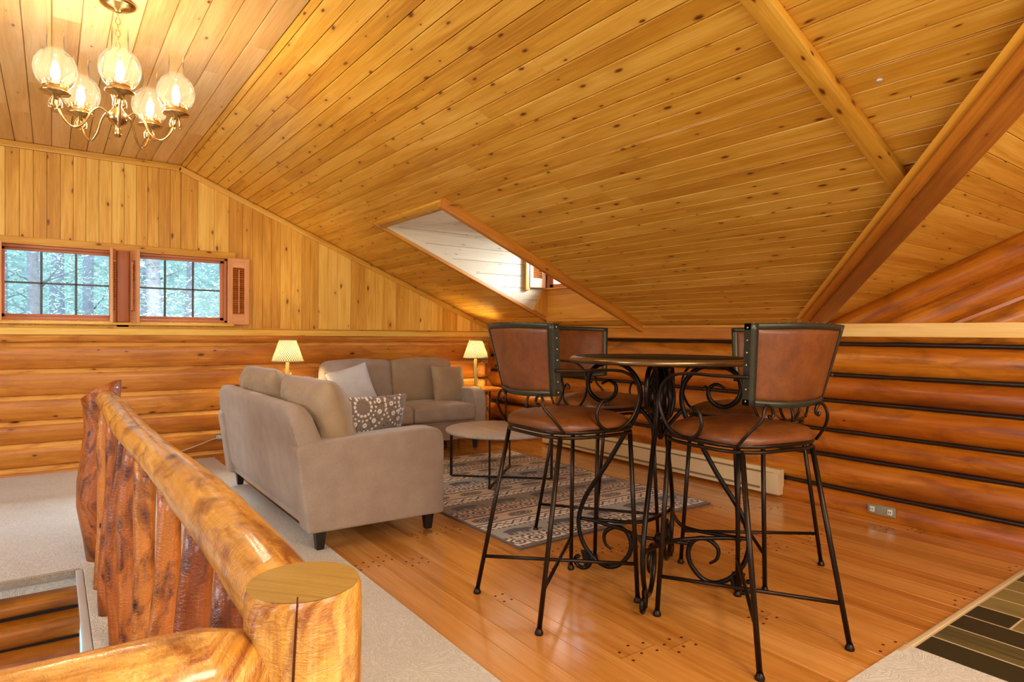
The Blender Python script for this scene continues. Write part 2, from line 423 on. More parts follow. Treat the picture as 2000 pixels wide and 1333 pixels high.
        return o
def recalc(mb): bmesh.ops.recalc_face_normals(mb.bm, faces=mb.bm.faces)
def struct(o): o['kind'] = 'structure'; return o
def tag(o, label, cat, group=None):
    o['label'] = label; o['category'] = cat
    if group: o['group'] = group
    return o
def thing(name, label, cat, loc=(0, 0, 0), rz=0, group=None):
    o = bpy.data.objects.new(name, None); COL.objects.link(o); o.location = loc; o.rotation_euler = (0, 0, rz)
    o.empty_display_size = .1
    return tag(o, label, cat, group)
def dup(root, loc, rz, label, group=None):
    def cp(o, par):
        c = o.copy(); COL.objects.link(c); c.parent = par
        for ch in list(o.children): cp(ch, c)
        return c
    r_ = root.copy(); COL.objects.link(r_)
    for ch in list(root.children): cp(ch, r_)
    r_.location = loc; r_.rotation_euler = (0, 0, rz); r_['label'] = label
    if group: r_['group'] = group
    return r_
def spline(pts, n=6, closed=False):
    """Catmull-Rom through pts"""
    P = [Vector(p) for p in pts]; out = []
    m = len(P)
    rng = range(m if closed else m-1)
    for i in rng:
        if closed: p0, p1, p2, p3 = P[i-1], P[i], P[(i+1) % m], P[(i+2) % m]
        else: p0, p1, p2, p3 = P[max(i-1, 0)], P[i], P[i+1], P[min(i+2, m-1)]
        for k in range(n):
            t = k/n
            out.append(.5*((2*p1)+(-p0+p2)*t+(2*p0-5*p1+4*p2-p3)*t*t+(-p0+3*p1-3*p2+p3)*t**3))
    if not closed: out.append(P[-1])
    return out

# ------------------------------------------------------------------ room numbers (metres)
W, D = 4.407, 6.487
ZK, S = 1.29, .41425          # top of the knee wall, pitch of the sloped ceiling
ZF, XF = 2.72, .955           # flat ceiling height, where the slope starts
XL, YB = -3.6, -2.5           # far left and rear limits
def zs(x): return ZK+S*(W-x)
NS = Vector((-S, 0, -1)).normalized()   # slope normal towards the room
TV = .4466; YV = 2.345                  # cross dormer pitch and the foot of its valley
def xv(y): return W-(YV-y)*TV/S

# ------------------------------------------------------------------ floor
mb = MB(); pegs = []
rr = random.Random(3)
x = 1.24; cols = []
wid = [.085, .15, .19, .12, .165]
xs_ = [1.24, 1.385, 1.48, 1.62, 1.70, 1.895]
while xs_[-1] < W+.02: xs_.append(xs_[-1]+rr.choice(wid))
ymin = 1.065
for i in range(len(xs_)-1):
    x0, x1 = xs_[i], min(xs_[i+1], W+.03)
    y = ymin-rr.random()*.9; first = True
    while y < D+.03:
        ln = rr.uniform(.7, 1.9)
        ya, yb_ = max(y, ymin), min(y+ln, D+.03)
        if yb_-ya > .02:
            rn = rr.random()
            mb.plank((x0, ya+.0008, 0), (x1, ya+.0008, 0), (x1, yb_-.0008, 0), (x0, yb_-.0008, 0), (0, 0, 1), gap=.0018, dep=.004, bev=.0020, rnd=rn)
            w_ = x1-x0
            if w_ > .07:
                k = 3 if w_ > .14 else 2
                for e in ([ya+.035] if (y > ymin or rr.random() < .35) else [])+[yb_-.035]:
                    for q in range(k): pegs.append((x0+w_*(q+.5)/k if k > 1 else (x0+x1)/2, e+(.018 if q == 1 and k == 3 else 0)))
        y += ln
mb.face([(1.2, ymin, -.004), (W+.05, ymin, -.004), (W+.05, D+.05, -.004), (1.2, D+.05, -.004)], [(0, 0)]*4, .2)
fl_o = struct(mb.obj('floor', M['floor']))
mb = MB()
for (px, py) in pegs:
    if py < ymin+.01 or py > 5: continue
    mb.lathe([(.0065, -.001), (.0065, .0006), (.0, .0007)], (px, py, 0), 8)
mb.obj('peg_rows', M['peg'], fl_o)['kind'] = 'stuff'
# carpet: left part and the strip in front of the hearth
SX = .115; SY0, SY1 = .86, 3.80    # stair opening
mb = MB()
def carp(x0, y0, x1, y1, z=.008):
    mb.box(((x0+x1)/2, (y0+y1)/2, z-.006), (x1-x0, y1-y0, .012), rnd=.5)
carp(SX+.03, SY0, 1.245, SY1); carp(XL, SY1, 1.245, D+.02); carp(XL, YB, 1.245, SY0)
carp(1.245, YB, 2.68, 1.063)
struct(mb.obj('carpet', M['carpet']))
# rolled carpet edge over the stair opening
mb = MB()
mb.tube([(XL, SY1+.01, -.012), (SX, SY1+.01, -.012)], .022, 10)
mb.box(((XL+SX)/2, SY1+.012, -.04), (SX-XL, .022, .06), rnd=.5)
struct(mb.obj('carpet_edge', M['carpet']))
# hearth tiles
mb = MB()
mb.box(((2.68+W+.1)/2, (YB+1.065)/2, -.0015), (W+.1-2.68, 1.065-YB, .012), rnd=.5)
struct(mb.obj('hearth', M['grout']))
mb = MB(); x = 2.688; k = 0
for i in range(12):
    x1 = x+.155
    if x > W: break
    y1 = 1.037
    y = y1-(.166 if i == 3 else rr.uniform(.35, .6)); ys = [y1, y]
    if i != 3: ys = [y1, y1-rr.uniform(.34, .5)]
    while ys[-1] > YB: ys.append(ys[-1]-.6)
    for a, b_ in zip(ys, ys[1:]):
        mb.box(((x+x1)/2, (a+b_)/2, 0), (x1-x, a-b_-.008, .012), bevel=.002, seg=1, rnd=rr.random())
    x = x1+.010
mb.obj('hearth_tiles', M['tile'], bpy.data.objects['hearth'])
mb = MB(); mb.box(((2.60+W)/2, 1.051, .003), (W-2.60, .020, .012), bevel=.003, rnd=.3)
struct(mb.obj('trim_1', M['grout']))

# ------------------------------------------------------------------ ceiling: flat part
mb = MB()
x = XF; 
while x > XL:
    x0 = max(x-.1195, XL)
    y = YB-random.random()*1.5
    while y < D:
        ln = random.uniform(1.2, 3.2); ya, yb_ = max(y, YB), min(y+ln, D)
        if yb_ > ya: mb.plank((x0, ya, ZF), (x, ya, ZF), (x, yb_-.001, ZF), (x0, yb_-.001, ZF), (0, 0, -1), dep=.006, bev=.004)
        y += ln
    x = x0
# flat part behind the cross dormer (out of sight)
mb.face([(XF, YB, ZF), (W+.3, YB, ZF), (W+.3, YV-(ZF-ZK)/TV, ZF), (XF, YV-(ZF-ZK)/TV, ZF)], [(0, 0), (1, 0), (1, 1), (0, 1)], .5)
mb.face([(XL-.2, YB-.2, ZF+.01), (XF, YB-.2, ZF+.01), (XF, D+.2, ZF+.01), (XL-.2, D+.2, ZF+.01)], [(0, 0)]*4, .5)
struct(mb.obj('ceiling', M['flat']))
# ceiling: slope, boards along y, opening for the window dormer, cut along the valley
HX0, HX1, HY0, HY1 = 2.33, 4.20, 3.985, 5.15
mb = MB()
seams = [1.888, 1.99, 2.076, 2.161, 2.245, 2.337]
xs_ = list(seams)
while xs_[0] > XF+.03: xs_.insert(0, xs_[0]-.0895)
while xs_[-1] < W-.03: xs_.append(xs_[-1]+.0895)
xs_[0] = XF; xs_[-1] = W+.05
def slope_piece(x0, x1, ya, yb_):
    # ya may be None: start at the valley
    a0 = xa = ya
    if ya is None:
        ya0, ya1 = YV-(W-x0)*S/TV, YV-(W-x1)*S/TV
    else: ya0 = ya1 = ya
    mb.plank((x0, ya0, zs(x0)), (x1, ya1, zs(x1)), (x1, yb_, zs(x1)), (x0, yb_, zs(x0)), NS, dep=.006, bev=.0045, gap=.003)
for i in range(len(xs_)-1):
    x0, x1 = xs_[i], xs_[i+1]
    parts = [(x0, x1)]
    if x0 < HX0 < x1: parts = [(x0, HX0), (HX0, x1)]
    if x0 < HX1 < x1: parts = [(x0, HX1), (HX1, x1)]
    for (p0, p1) in parts:
        inh = p0 >= HX0-1e-6 and p1 <= HX1+1e-6
        lo = YV-(W-(p0+p1)/2)*S/TV
        brk = [None, 1.22]
        if lo > 1.0: brk = [None]
        yy = brk[-1] if brk[-1] else lo
        y = yy
        cuts = [c for c in ([HY0, HY1] if inh else [])]
        if brk[-1] is None:
            first = random.uniform(.5, 2)
        # valley-to-first piece
        if len(brk) == 2: slope_piece(p0, p1, None, 1.22)
        start = brk[-1]
        stops = [D] if not inh else [HY0, None, D]
        cur = start; cy = (lo if start is None else start)
        segs = [(cur, stops[0])] if not inh else [(cur, HY0), (HY1, D)]
        for (a_, e_) in segs:
            base = (lo if a_ is None else a_); y = base+random.uniform(.8, 3.0)
            aa = a_
            while y < e_-.4:
                slope_piece(p0, p1, aa, y-.001); aa = y; y += random.uniform(1.0, 3.0)
            slope_piece(p0, p1, aa, e_)
struct(mb.obj('ceiling', M['ceil']))
# roof backing so no daylight leaks through the grooves
mb = MB()
def roofquad(x0, x1, y0, y1, off=.012):
    o_ = NS*(-off)
    mb.face([Vector((x0, y0, zs(x0)))+o_, Vector((x1, y0, zs(x1)))+o_, Vector((x1, y1, zs(x1)))+o_, Vector((x0, y1, zs(x0)))+o_], [(0, 0)]*4, .5)
roofquad(XF-.02, HX0, YB, D+.2); roofquad(HX1, W+.05, 1.5, D+.2); roofquad(HX0, HX1, -.9, HY0); roofquad(HX0, HX1, HY1, D+.2)
vn = Vector((1, -S*0, 0))
geo = mb.bm.verts[:]+mb.bm.edges[:]+mb.bm.faces[:]
pn = Vector((TV/S, 1, 0)).cross(Vector((0, 0, 1))).normalized()   # horizontal normal of the vertical plane through the valley
if pn.x < 0: pn = -pn
bmesh.ops.bisect_plane(mb.bm, geom=geo, plane_co=(W, YV, ZK), plane_no=pn, clear_outer=True)
struct(mb.obj('ceiling', M['beamdark']))
# cross dormer ceiling at the right
mb = MB(); y = YV; ZR = ZF
ND = Vector((0, -TV, -1)).normalized()
def zd(y): return ZK+TV*(YV-y)
while y > YV-(ZF-ZK)/TV+.01:
    y1 = max(y-.0895, YV-(ZF-ZK)/TV)
    mb.plank((xv(y)-.01, y, zd(y)), (xv(y1)-.01, y1, zd(y1)), (W+.05, y1, zd(y1)), (W+.05, y, zd(y)), ND, dep=.004, bev=.003, rnd=random.random(), ortho=True)
    y = y1
ye = YV-(ZF-ZK)/TV
mb.face([(W+.3, YV, ZK+.03), (W-.3, YV, ZK+.03), (xv(ye)-.3, ye, ZF+.03), (W+.3, ye, ZF+.03)], [(0, 0)]*4, .5)
struct(mb.obj('ceiling', M['ceil']))

# ------------------------------------------------------------------ wall_back (gable): boards above, logs below
WX = [(-.36, .458), (.55, 1.352)]   # window openings
WZ0, WZ1 = 1.285, 1.892
def ztop(x): return min(ZF, zs(x))
mb = MB()
bx = [-.122, .058, .235, .42, .604, .779, .961, 1.10, 1.238, 1.37, 1.493, 1.679, 1.851, 2.066, 2.24]
while bx[0] > XL: bx.insert(0, bx[0]-.18)
while bx[-1] < W: bx.append(min(bx[-1]+random.choice((.15, .18, .2)), W))
sub = []
for a, b_ in zip(bx, bx[1:]):
    if b_-a > .16: sub += [(a, (a+b_)/2, 0), ((a+b_)/2, b_, 1)]
    else: sub.append((a, b_, 0))
lastr = .5
for (a, b_, k) in sub:
    lastr = lastr if k else random.random()
    z0 = 1.225
    xm = (a+b_)/2
    if -.37 < xm < 1.37: z0 = 1.93
    cuts = [a, b_]
    if a < XF < b_: cuts = [a, XF, b_]
    for c0, c1 in zip(cuts, cuts[1:]):
        if ztop(c1) <= z0+.01: continue
        mb.plank((c0, D, z0), (c1, D, z0), (c1, D, ztop(c1)), (c0, D, ztop(c0)), (0, -1, 0), rnd=min(1, max(0, lastr+random.uniform(-.05, .05))), dep=.004, bev=(.0018 if k or True else .004))
# wall between and under the windows
def wq(x0, x1, z0, z1): mb.plank((x0, D, z0), (x1, D, z0), (x1, D, z1), (x0, D, z1), (0, -1, 0), bev=.001)
wq(.458, .55, 1.2, 1.95); wq(-.40, 1.37, 1.2, WZ0)
wb_ = struct(mb.obj('wall_back', M['gable']))
# wall body behind (with the window openings)
mb = MB()
def body(x0, x1, z0, z1): mb.box(((x0+x1)/2, D+.13+(.06 if z0 < 0 else 0), (z0+z1)/2), (x1-x0, .22, z1-z0), rnd=.4)
body(XL-.2, W+.5, -.2, 1.2); body(XL-.2, WX[0][0], 1.2, 3); body(WX[0][1], WX[1][0], 1.2, 3); body(WX[1][1], W+.5, 1.2, 3)
body(WX[0][0], WX[1][1], 1.2, WZ0); body(WX[0][0], WX[1][1], WZ1, 3)
struct(mb.obj('wall_back', M['gable']))

def logwall(fn, prof_list, length_pts, mat, name, amp=.006, pairs=False):
    """prof_list: list of logs, each a list of (z, out) ; fn(s, z, out) -> point ; length_pts list of s"""
    mb = MB()
    for li, prof in enumerate(prof_list):
        rnd = random.random(); rows = []; uvs = []; sd = random.random()*50
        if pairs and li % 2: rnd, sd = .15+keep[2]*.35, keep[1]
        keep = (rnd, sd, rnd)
        if pairs and li % 2 == 0: rnd = 1.3  # top chamfers lighter than the faces: light from above put into the colour
        for s_ in length_pts:
            row = []; uvr = []; L = 0
            for j, (z, o_) in enumerate(prof):
                edge = 1-abs(2*j/(len(prof)-1)-1)
                dz = amp*.7*noise.noise(Vector((s_*1.1, sd, 0)))*1.0
                do = amp*noise.noise(Vector((s_*1.7, sd, z*6)))*(min(1, edge*2) if not pairs else min(1, 2*abs(o_+.06)*12))
                if j: L += sqrt((z-prof[j-1][0])**2+(o_-prof[j-1][1])**2)
                row.append(fn(s_, z+dz, o_+do)); uvr.append((L+li*.37, s_+sd))
            rows.append(row); uvs.append(uvr)
        mb.grid(rows, uvs, rnd, True)
    return struct(mb.obj(name, mat))
# gable logs
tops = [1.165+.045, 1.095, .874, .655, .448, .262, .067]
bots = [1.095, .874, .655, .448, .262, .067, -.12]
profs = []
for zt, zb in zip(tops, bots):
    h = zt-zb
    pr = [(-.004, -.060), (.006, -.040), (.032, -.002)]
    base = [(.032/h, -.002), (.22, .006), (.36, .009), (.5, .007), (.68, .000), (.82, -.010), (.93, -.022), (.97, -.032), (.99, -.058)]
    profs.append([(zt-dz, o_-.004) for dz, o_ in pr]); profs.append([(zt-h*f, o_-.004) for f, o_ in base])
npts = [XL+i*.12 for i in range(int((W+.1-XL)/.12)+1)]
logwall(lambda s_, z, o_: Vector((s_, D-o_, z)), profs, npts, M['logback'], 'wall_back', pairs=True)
# right wall: round logs with dark chinking between
gaps = [1.30, 1.151, .936, .753, .546, .368, .148, -.06]
profs = []
for zt, zb in zip(gaps, gaps[1:]):
    h = zt-zb; p = []
    for k in range(15):
        t = -1+2*k/14
        o_ = .05*(1-abs(t)**2.3)-.03
        p.append((zt-.011-(h-.022)*(t+1)/2, o_))
    profs.append(p)
npts = [YB+i*.12 for i in range(int((D+.1-YB)/.12)+1)]
logwall(lambda s_, z, o_: Vector((W-.012-o_, s_, z)), profs, npts, M['logright'], 'wall_right', amp=.008)
mb = MB()
for z in gaps[1:-1]:
    pts = [(W+.012+.003*noise.noise(Vector((y*3, z, 0))), y, z+.004*noise.noise(Vector((y*1.1, z*7, 3)))) for y in npts]
    mb.tube(pts, .015, 6, caps=False, nz=.35, nzf=30)
mb.box((W+.06, (YB+D)/2, .6), (.06, D-YB, 1.36), rnd=.5)
struct(mb.obj('wall_right', M['chink']))
# log ends of the gable wall logs in the far corner
mb = MB()
for i, z in enumerate((1.0, .76, .55, .34, .15)):
    mb.tube([(W-.13, D+.02, z), (W-.13, D-.02, z), (W-.10, D-.05, z)], [.105, .10, .08], 14, rnd=random.random(), nz=.08, flat=(1, 1))
struct(mb.obj('wall_corner', M['logback']))

# ------------------------------------------------------------------ trims
def trimbox(n, mat, c, size, R=None, bevel=.003):
    mb = MB(); mb.box(c, size, R, bevel=bevel, seg=2, rnd=random.random()); return struct(mb.obj('trim_%d' % n, mat))
trimbox(2, M['gable'], ((XL+W)/2, D-.012, 1.193), (W-XL, .034, .060))          # ledge board between boards and logs
trimbox(3, M['gable'], ((XL+W)/2, D-.022, 1.228), (W-XL, .052, .012))
# cove along gable / flat ceiling and slope
mb = MB()
mb.box(((XL+XF)/2, D-.012, ZF-.028), (XF-XL, .022, .052), bevel=.003, rnd=.4)
L_ = sqrt((W-XF)**2+(ZK-ZF)**2); ang = math.atan(S)
mb.box(((XF+W)/2-.012, D-.012, (ZF+ZK)/2-.028), (L_, .022, .052), Matrix.Rotation(ang, 3, 'Y'), bevel=.003, rnd=.5)
struct(mb.obj('trim_4', M['ceil']))
# knee wall cap
trimbox(5, M['trimlight'], (W-.030, (YB+2.28)/2, 1.246), (.036, 2.28-YB, .088))
trimbox(6, M['trim'], (W-.030, (2.28+D)/2, 1.277), (.045, D-2.28, .022))
trimbox(7, M['trim'], (W-.034, (2.28+D)/2, 1.22), (.02, D-2.28, .09))
# board strips on the slope: beam beside the dormer and along the valley
def on_slope(x, y, off=0): return Vector((x, y, zs(x)))+NS*off
def strip(name, mat, x0, x1, yc, w, h, off0=0):
    mb = MB(); A = on_slope(x0, yc, h/2+off0); B = on_slope(x1, yc, h/2+off0)
    L_ = (B-A).length; mb.box((A+B)/2, (L_, w, h), Matrix.Rotation(ang, 3, 'Y'), bevel=.003, rnd=random.random())
    return struct(mb.obj(name, mat))
strip('trim_8', M['ceil'], 1.2, 3.185, 1.222, .084, .035)
# valley beam
A = Vector((W+.02, YV+.018, ZK-.005)); dirv = Vector((-TV/S*1.0, -1, TV)).normalized()
Bv = A+dirv*4.2
nv = (NS+ND).normalized(); sv = dirv.cross(nv).normalized()
def vbeam(name, mat, off_s, off_n, w, h):
    mb = MB(); R = Matrix((dirv, sv, nv)).transposed()
    c = (A+Bv)/2+sv*off_s+nv*off_n
    mb.box(c, ((Bv-A).length, w, h), R, bevel=.003, rnd=.4); return struct(mb.obj(name, mat))
sg_ = 1 if sv.y > 0 else -1
vbeam('trim_9', M['beamdark'], .048*sg_, .034, .105, .040)
vbeam('trim_10', M['trim'], .128*sg_, .016, .055, .040)
# window dormer frame on the slope
strip('trim_11', M['trim'], 2.27, 4.43, 3.972, .045, .075)
strip('trim_12', M['trim'], 2.27, 4.32, HY1+.018, .045, .030)
mb = MB(); a = on_slope(2.318, (HY0+HY1)/2, .010); mb.box(a, (.09, HY1-HY0+.0, .022), Matrix.Rotation(ang, 3, 'Y'), bevel=.002, axis=1, rnd=.7)
struct(mb.obj('trim_13', M['ceil']))
strip('trim_14', M['ceil'], 4.195, 4.42, (3.99+5.2)/2, 1.2, .012)

# ------------------------------------------------------------------ window dormer (cheeks, ceiling, window wall)
mb = MB()
zc = lambda x: 2.13+.17*(x-2.365)
XD = 4.19
z = 1.20; k = 0
while z < 2.6:
    z1 = z+.118
    # portion of this board inside the cheek: x from slope line to XD, below the dormer ceiling
    def xat(zz): return max(HX0, W-(zz-ZK)/S)   # slope line
    if z1 > zs(XD):
        for (yc, nn) in ((HY1-.002, -1), (HY0-.03, 1)):
            a, b_ = (xat(z), yc, z), (xat(z1), yc, z1)
            if z > 2.12:
                xz0 = 2.365+(z-2.13)/.17; xz1 = 2.365+(z1-2.13)/.17
                if xz0 > XD: continue
                a, b_ = (max(HX0, xz0-.05), yc, z), (min(XD, xz1), yc, z1)
            mb.plank(a, b_, (XD+.02, yc, z1), (XD+.02, yc, z), (0, nn, 0), bev=.005, dep=.007)
    z = z1
struct(mb.obj('wall_dormer', M['cheek']))
mb = MB()
mb.box(((HX0+XD)/2+.1, HY1+.03, 2.0), (XD-HX0+.4, .05, 1.6), rnd=.5); mb.box(((HX0+XD)/2+.1, HY0-.07, 2.0), (XD-HX0+.4, .05, 1.6), rnd=.5)
# keep these backings above the slope only
geo = mb.bm.verts[:]+mb.bm.edges[:]+mb.bm.faces[:]
bmesh.ops.bisect_plane(mb.bm, geom=geo, plane_co=Vector((W, 0, ZK))-NS*.012, plane_no=NS, clear_outer=True)
a = 2.365; mb.face([(HX0-.03, HY0-.1, zc(HX0-.03)), (XD+.3, HY0-.1, zc(XD+.3)), (XD+.3, HY1+.1, zc(XD+.3)), (HX0-.03, HY1+.1, zc(HX0-.03))], [(0, 0), (0, 2), (1, 2), (1, 0)], .5)
struct(mb.obj('wall_dormer', M['cheek']))
# lining board low on the far cheek, header lining, slanted corner board
mb = MB()
h = .075
pl = [(HX0+.03, HY1-.006, zs(HX0+.03)-.002), (4.03, HY1-.006, zs(4.03)), (4.03-.05, HY1-.006, zs(4.03)+h), (HX0+.03, HY1-.006, zs(HX0+.03)+h-.02)]
mb.prism(pl, (0, .005, 0), rnd=.3)
struct(mb.obj('trim_15', M['cheek']))
mb = MB(); mb.prism([(4.026, HY1-.03, 1.45), (4.126, HY1-.03, 1.655), (4.19, HY1-.03, 1.668), (4.19, HY1-.03, 1.38)], (0, .03, 0), rnd=.3)
struct(mb.obj('trim_16', M['trim']))
mb = MB()
yA, yB_ = HY0-.03, HY1
mb.plank((XD, yA, 1.36), (XD, yA, 1.61), (XD, yB_, 1.61), (XD, yB_, 1.36), (-1, 0, 0), bev=.001, rnd=.8)
mb.plank((XD, yA, 1.61), (XD, yA, 1.67), (XD, yB_, 1.67), (XD, yB_, 1.61), (-1, 0, 0), bev=.002, rnd=.2)
mb.plank((XD, yA, 2.12), (XD, yA, 2.6), (XD, yB_, 2.6), (XD, yB_, 2.12), (-1, 0, 0), bev=.001, rnd=.5)
mb.box((XD+.08, (yA+yB_)/2, 1.5), (.14, yB_-yA, .33), rnd=.5)
mb.box((XD+.08, (yA+yB_)/2, 2.37), (.14, yB_-yA, .5), rnd=.5)
struct(mb.obj('wall_dormer', M['trim']))
mb = MB(); mb.box((XD-.015, (yA+yB_)/2, 1.672), (.07, yB_-yA-.01, .016), bevel=.003, rnd=.6)
struct(mb.obj('trim_17', M['trim']))

# ------------------------------------------------------------------ windows
def shutter_mesh(w, h, t=.022):
    """stile-and-rail louvered leaf in x (0..w) z (0..h), thickness in y"""
    f = MB(); st = .045
    f.box((st/2, 0, h/2), (st, t, h), bevel=.002, seg=1); f.box((w-st/2, 0, h/2), (st, t, h), bevel=.002, seg=1)
    f.box((w/2, 0, .05), (w-2*st, t, .10), bevel=.002, seg=1, axis=0); f.box((w/2, 0, h-.045), (w-2*st, t, .09), bevel=.002, seg=1, axis=0)
    l = MB(); z = .112
    while z < h-.10:
        l.box((w/2, 0, z), (w-2*st, .030, .0045), Matrix.Rotation(radians(38), 3, 'X'), rnd=random.random(), axis=0); z += .021
    r_ = MB(); r_.box((w/2, -.019, h/2), (.008, .008, h-.22), bevel=.001, seg=1)
    return f, l, r_
def add_shutter(win, loc, rz, w=.195, h=.60):
    f, l, r_ = shutter_mesh(w, h)
    fo = f.obj('shutter', M['shutter'], win); fo.location = loc; fo.rotation_euler = (0, 0, rz)
    lo = l.obj('louver', M['louver'], fo); lo['label'] = 'row of tilted louvers'
    r_.obj('tilt_rod', M['shutter'], fo)
def make_window(idx, x0, x1):
    e = bpy.data.objects.new('window_%d' % idx, None); COL.objects.link(e); e.location = ((x0+x1)/2, D, WZ0); e['kind'] = 'structure'
    w = x1-x0; h = WZ1-WZ0
    f = MB(); y = .03
    f.box((0, y+.04, .010), (w, .15, .020), bevel=.002); f.box((0, y+.04, h-.010), (w, .15, .020), bevel=.002)
    f.box((-w/2+.011, y+.04, h/2), (.022, .15, h), bevel=.002); f.box((w/2-.011, y+.04, h/2), (.022, .15, h), bevel=.002)
    f.obj('window_frame', M['winwood'], e)
    s_ = MB(); y = .05
    s_.box((0, y, .033), (w-.044, .035, .030), bevel=.002); s_.box((0, y, h-.030), (w-.044, .035, .024), bevel=.002)
    s_.box((-w/2+.038, y, h/2), (.032, .035, h-.04), bevel=.002); s_.box((w/2-.038, y, h/2), (.032, .035, h-.04), bevel=.002)
    s_.obj('sash', M['winwood'], e)
    gw = w-.108
    for k in (1, 2):
        q = MB(); q.box((-gw/2+gw*k/3, .047, h/2), (.017, .016, h-.09), bevel=.002, seg=1); q.obj('muntin', M['muntin'], e)
    q = MB(); q.box((0, .047, h/2+.0), (gw, .016, .015), bevel=.002, seg=1); q.obj('muntin', M['muntin'], e)
    q = MB(); q.box((0, .056, h/2), (gw, .004, h-.08)); q.obj('pane', M['pane'], e)
    return e
w1 = make_window(1, *WX[0]); w2 = make_window(2, *WX[1])
def world_shutter(win, x, y, z, rz, **k):
    add_shutter(win, (x-win.location.x, y-win.location.y, z-win.location.z), rz, **k)
world_shutter(w1, WX[0][1]-.012, D-.012, 1.27, radians(-102), h=.63)       # open, seen edge on
world_shutter(w1, WX[0][0]+.012, D-.012, 1.27, radians(-83), h=.63)
world_shutter(w2, WX[1][0]+.010, D-.012, 1.27, radians(-77), h=.63)
world_shutter(w2, 1.354, D-.028, 1.268, radians(2), h=.635)                   # folded flat against the wall
trimbox(18, M['gable'], (.53, D-.012, 1.925), (1.79, .026, .062))              # head casing
trimbox(19, M['winwood'], (.504, D-.014, 1.585), (.088, .03, .62))
trimbox(20, M['gable'], (.52, D-.022, 1.262), (1.78, .05, .022))
# dormer window
e = bpy.data.objects.new('window_3', None); COL.objects.link(e); e.location = (XD, (yA+yB_)/2, 1.68); e['kind'] = 'structure'
wl = yB_-yA; h = .44
f = MB()
for yy in (-wl/2+.09, wl/2-.09): f.box((.03, yy, h/2), (.05, .05, h), bevel=.002)
f.box((.03, 0, .02), (.05, wl-.1, .04), bevel=.002); f.box((.03, 0, h-.02), (.05, wl-.1, .04), bevel=.002)
f.obj('window_frame', M['winwood'], e)
f = MB(); f.box((.02, wl/2-.035, h/2), (.06, .06, h)); f.box((.02, -wl/2+.035, h/2), (.06, .06, h)); f.obj('jamb', M['winwood'], e)
for k in (-1, 0, 1):
    q = MB(); q.box((.035, k*(wl-.2)/4, h/2), (.014, .010, h-.08)); q.obj('muntin', M['muntin'], e)
q = MB(); q.box((.04, 0, h/2), (.004, wl-.2, h-.06)); q.obj('pane', M['pane'], e)
add_shutter(e, (-.035, wl/2-.03, .0), radians(180+0), w=.205, h=.42)
q = MB(); q.box((-.262, wl/2-.02, .19), (.05, .03, .44), bevel=.002); q.obj('jamb', M['trim'], e)

# ------------------------------------------------------------------ gable wall of the cross dormer (right)
mb = MB()
zt = lambda y: ZK+TV*(YV-y)
y_end = YV-(ZF-ZK)/TV
mb.prism([(W+.03, YV, ZK), (W+.03, y_end, ZF), (W+.03, y_end, ZK)], (.1, 0, 0), rnd=.5)
mb.box((W+.08, (YB+y_end)/2, (ZK+ZF)/2), (.1, y_end-YB, ZF-ZK), rnd=.5)
struct(mb.obj('wall_right', M['logright']))
mb = MB()
rake = Vector((0, -1, TV)).normalized(); nrm = Vector((0, TV, 1)).normalized()
def rakelog(off, r_, x, rnd):
    # log running parallel to the rake, its centre "off" below the ceiling line
    P0 = Vector((x, YV+.25, ZK))-Vector((0, 0, .25*TV))-nrm*off; pts = [P0+rake*t*.15 for t in range(0, 28)]
    mb.tube(pts, r_, 18, rnd=rnd, nz=.06, nzf=3, flat=(1, 1))
rakelog(.085, .095, W+.080, .55); rakelog(.250, .110, W+.098, .35); rakelog(.440, .115, W+.102, .8); rakelog(.64, .12, W+.105, .4); rakelog(.85, .12, W+.105, .6)
geo = mb.bm.verts[:]+mb.bm.edges[:]+mb.bm.faces[:]
bmesh.ops.bisect_plane(mb.bm, geom=geo, plane_co=(0, 0, ZK-.02), plane_no=(0, 0, 1), clear_inner=True)
struct(mb.obj('wall_right', M['logright']))

# ------------------------------------------------------------------ rear and left walls (out of sight), stairwell
mb = MB()
mb.box(((XL+W)/2, YB-.05, .1), (W-XL+.4, .1, 5.6), rnd=.5); struct(mb.obj('wall_rear', M['gable']))
mb = MB(); mb.box((XL-.05, (YB+D)/2, .1), (.1, D-YB+.4, 5.6), rnd=.5); struct(mb.obj('wall_left', M['gable']))
profs = []
g2 = [-.075, -.195, -.345, -.52, -.70, -.88, -1.06, -1.24, -1.42, -1.6, -1.8, -2.0]
for zt_, zb in zip(g2, g2[1:]):
    h = zt_-zb; p = []
    for k in range(13):
        t = -1+2*k/12; p.append((zt_-.008-(h-.016)*(t+1)/2, .055*(1-abs(t)**2.2)-.03))
    profs.append(p)
npts = [XL+i*.15 for i in range(int((SX-XL)/.15)+1)]+[SX]
logwall(lambda s_, z, o_: Vector((s_, SY1+.03-o_, z)), profs, npts, M['logright'], 'wall_stair', amp=.014)
mb = MB(); mb.box(((XL+SX)/2, SY1+.09, -1.3), (SX-XL, .06, 2.4)); struct(mb.obj('wall_stair', M['chink']))
mb = MB()
mb.box((SX+.06, (SY0+SY1)/2, -1.3), (.10, SY1-SY0, 2.58)); mb.box(((XL+SX)/2, SY0-.05, -1.3), (SX-XL, .08, 2.56))
mb.box(((XL+SX)/2, (SY0+SY1)/2, -2.6), (SX-XL, SY1-SY0+.2, .05))
struct(mb.obj('wall_stair', M['drywall']))
mb = MB(); mb.box((SX-.004, (SY0+SY1)/2, -.004), (.030, SY1-SY0-.03, .028), bevel=.004, rnd=.2)
struct(mb.obj('trim_21', M['drywall']))
mb = MB(); mb.box((SX+.045, (SY0+SY1)/2, .003), (.065, SY1-SY0, .014), bevel=.004, rnd=.2)
struct(mb.obj('trim_22', M['carpet']))

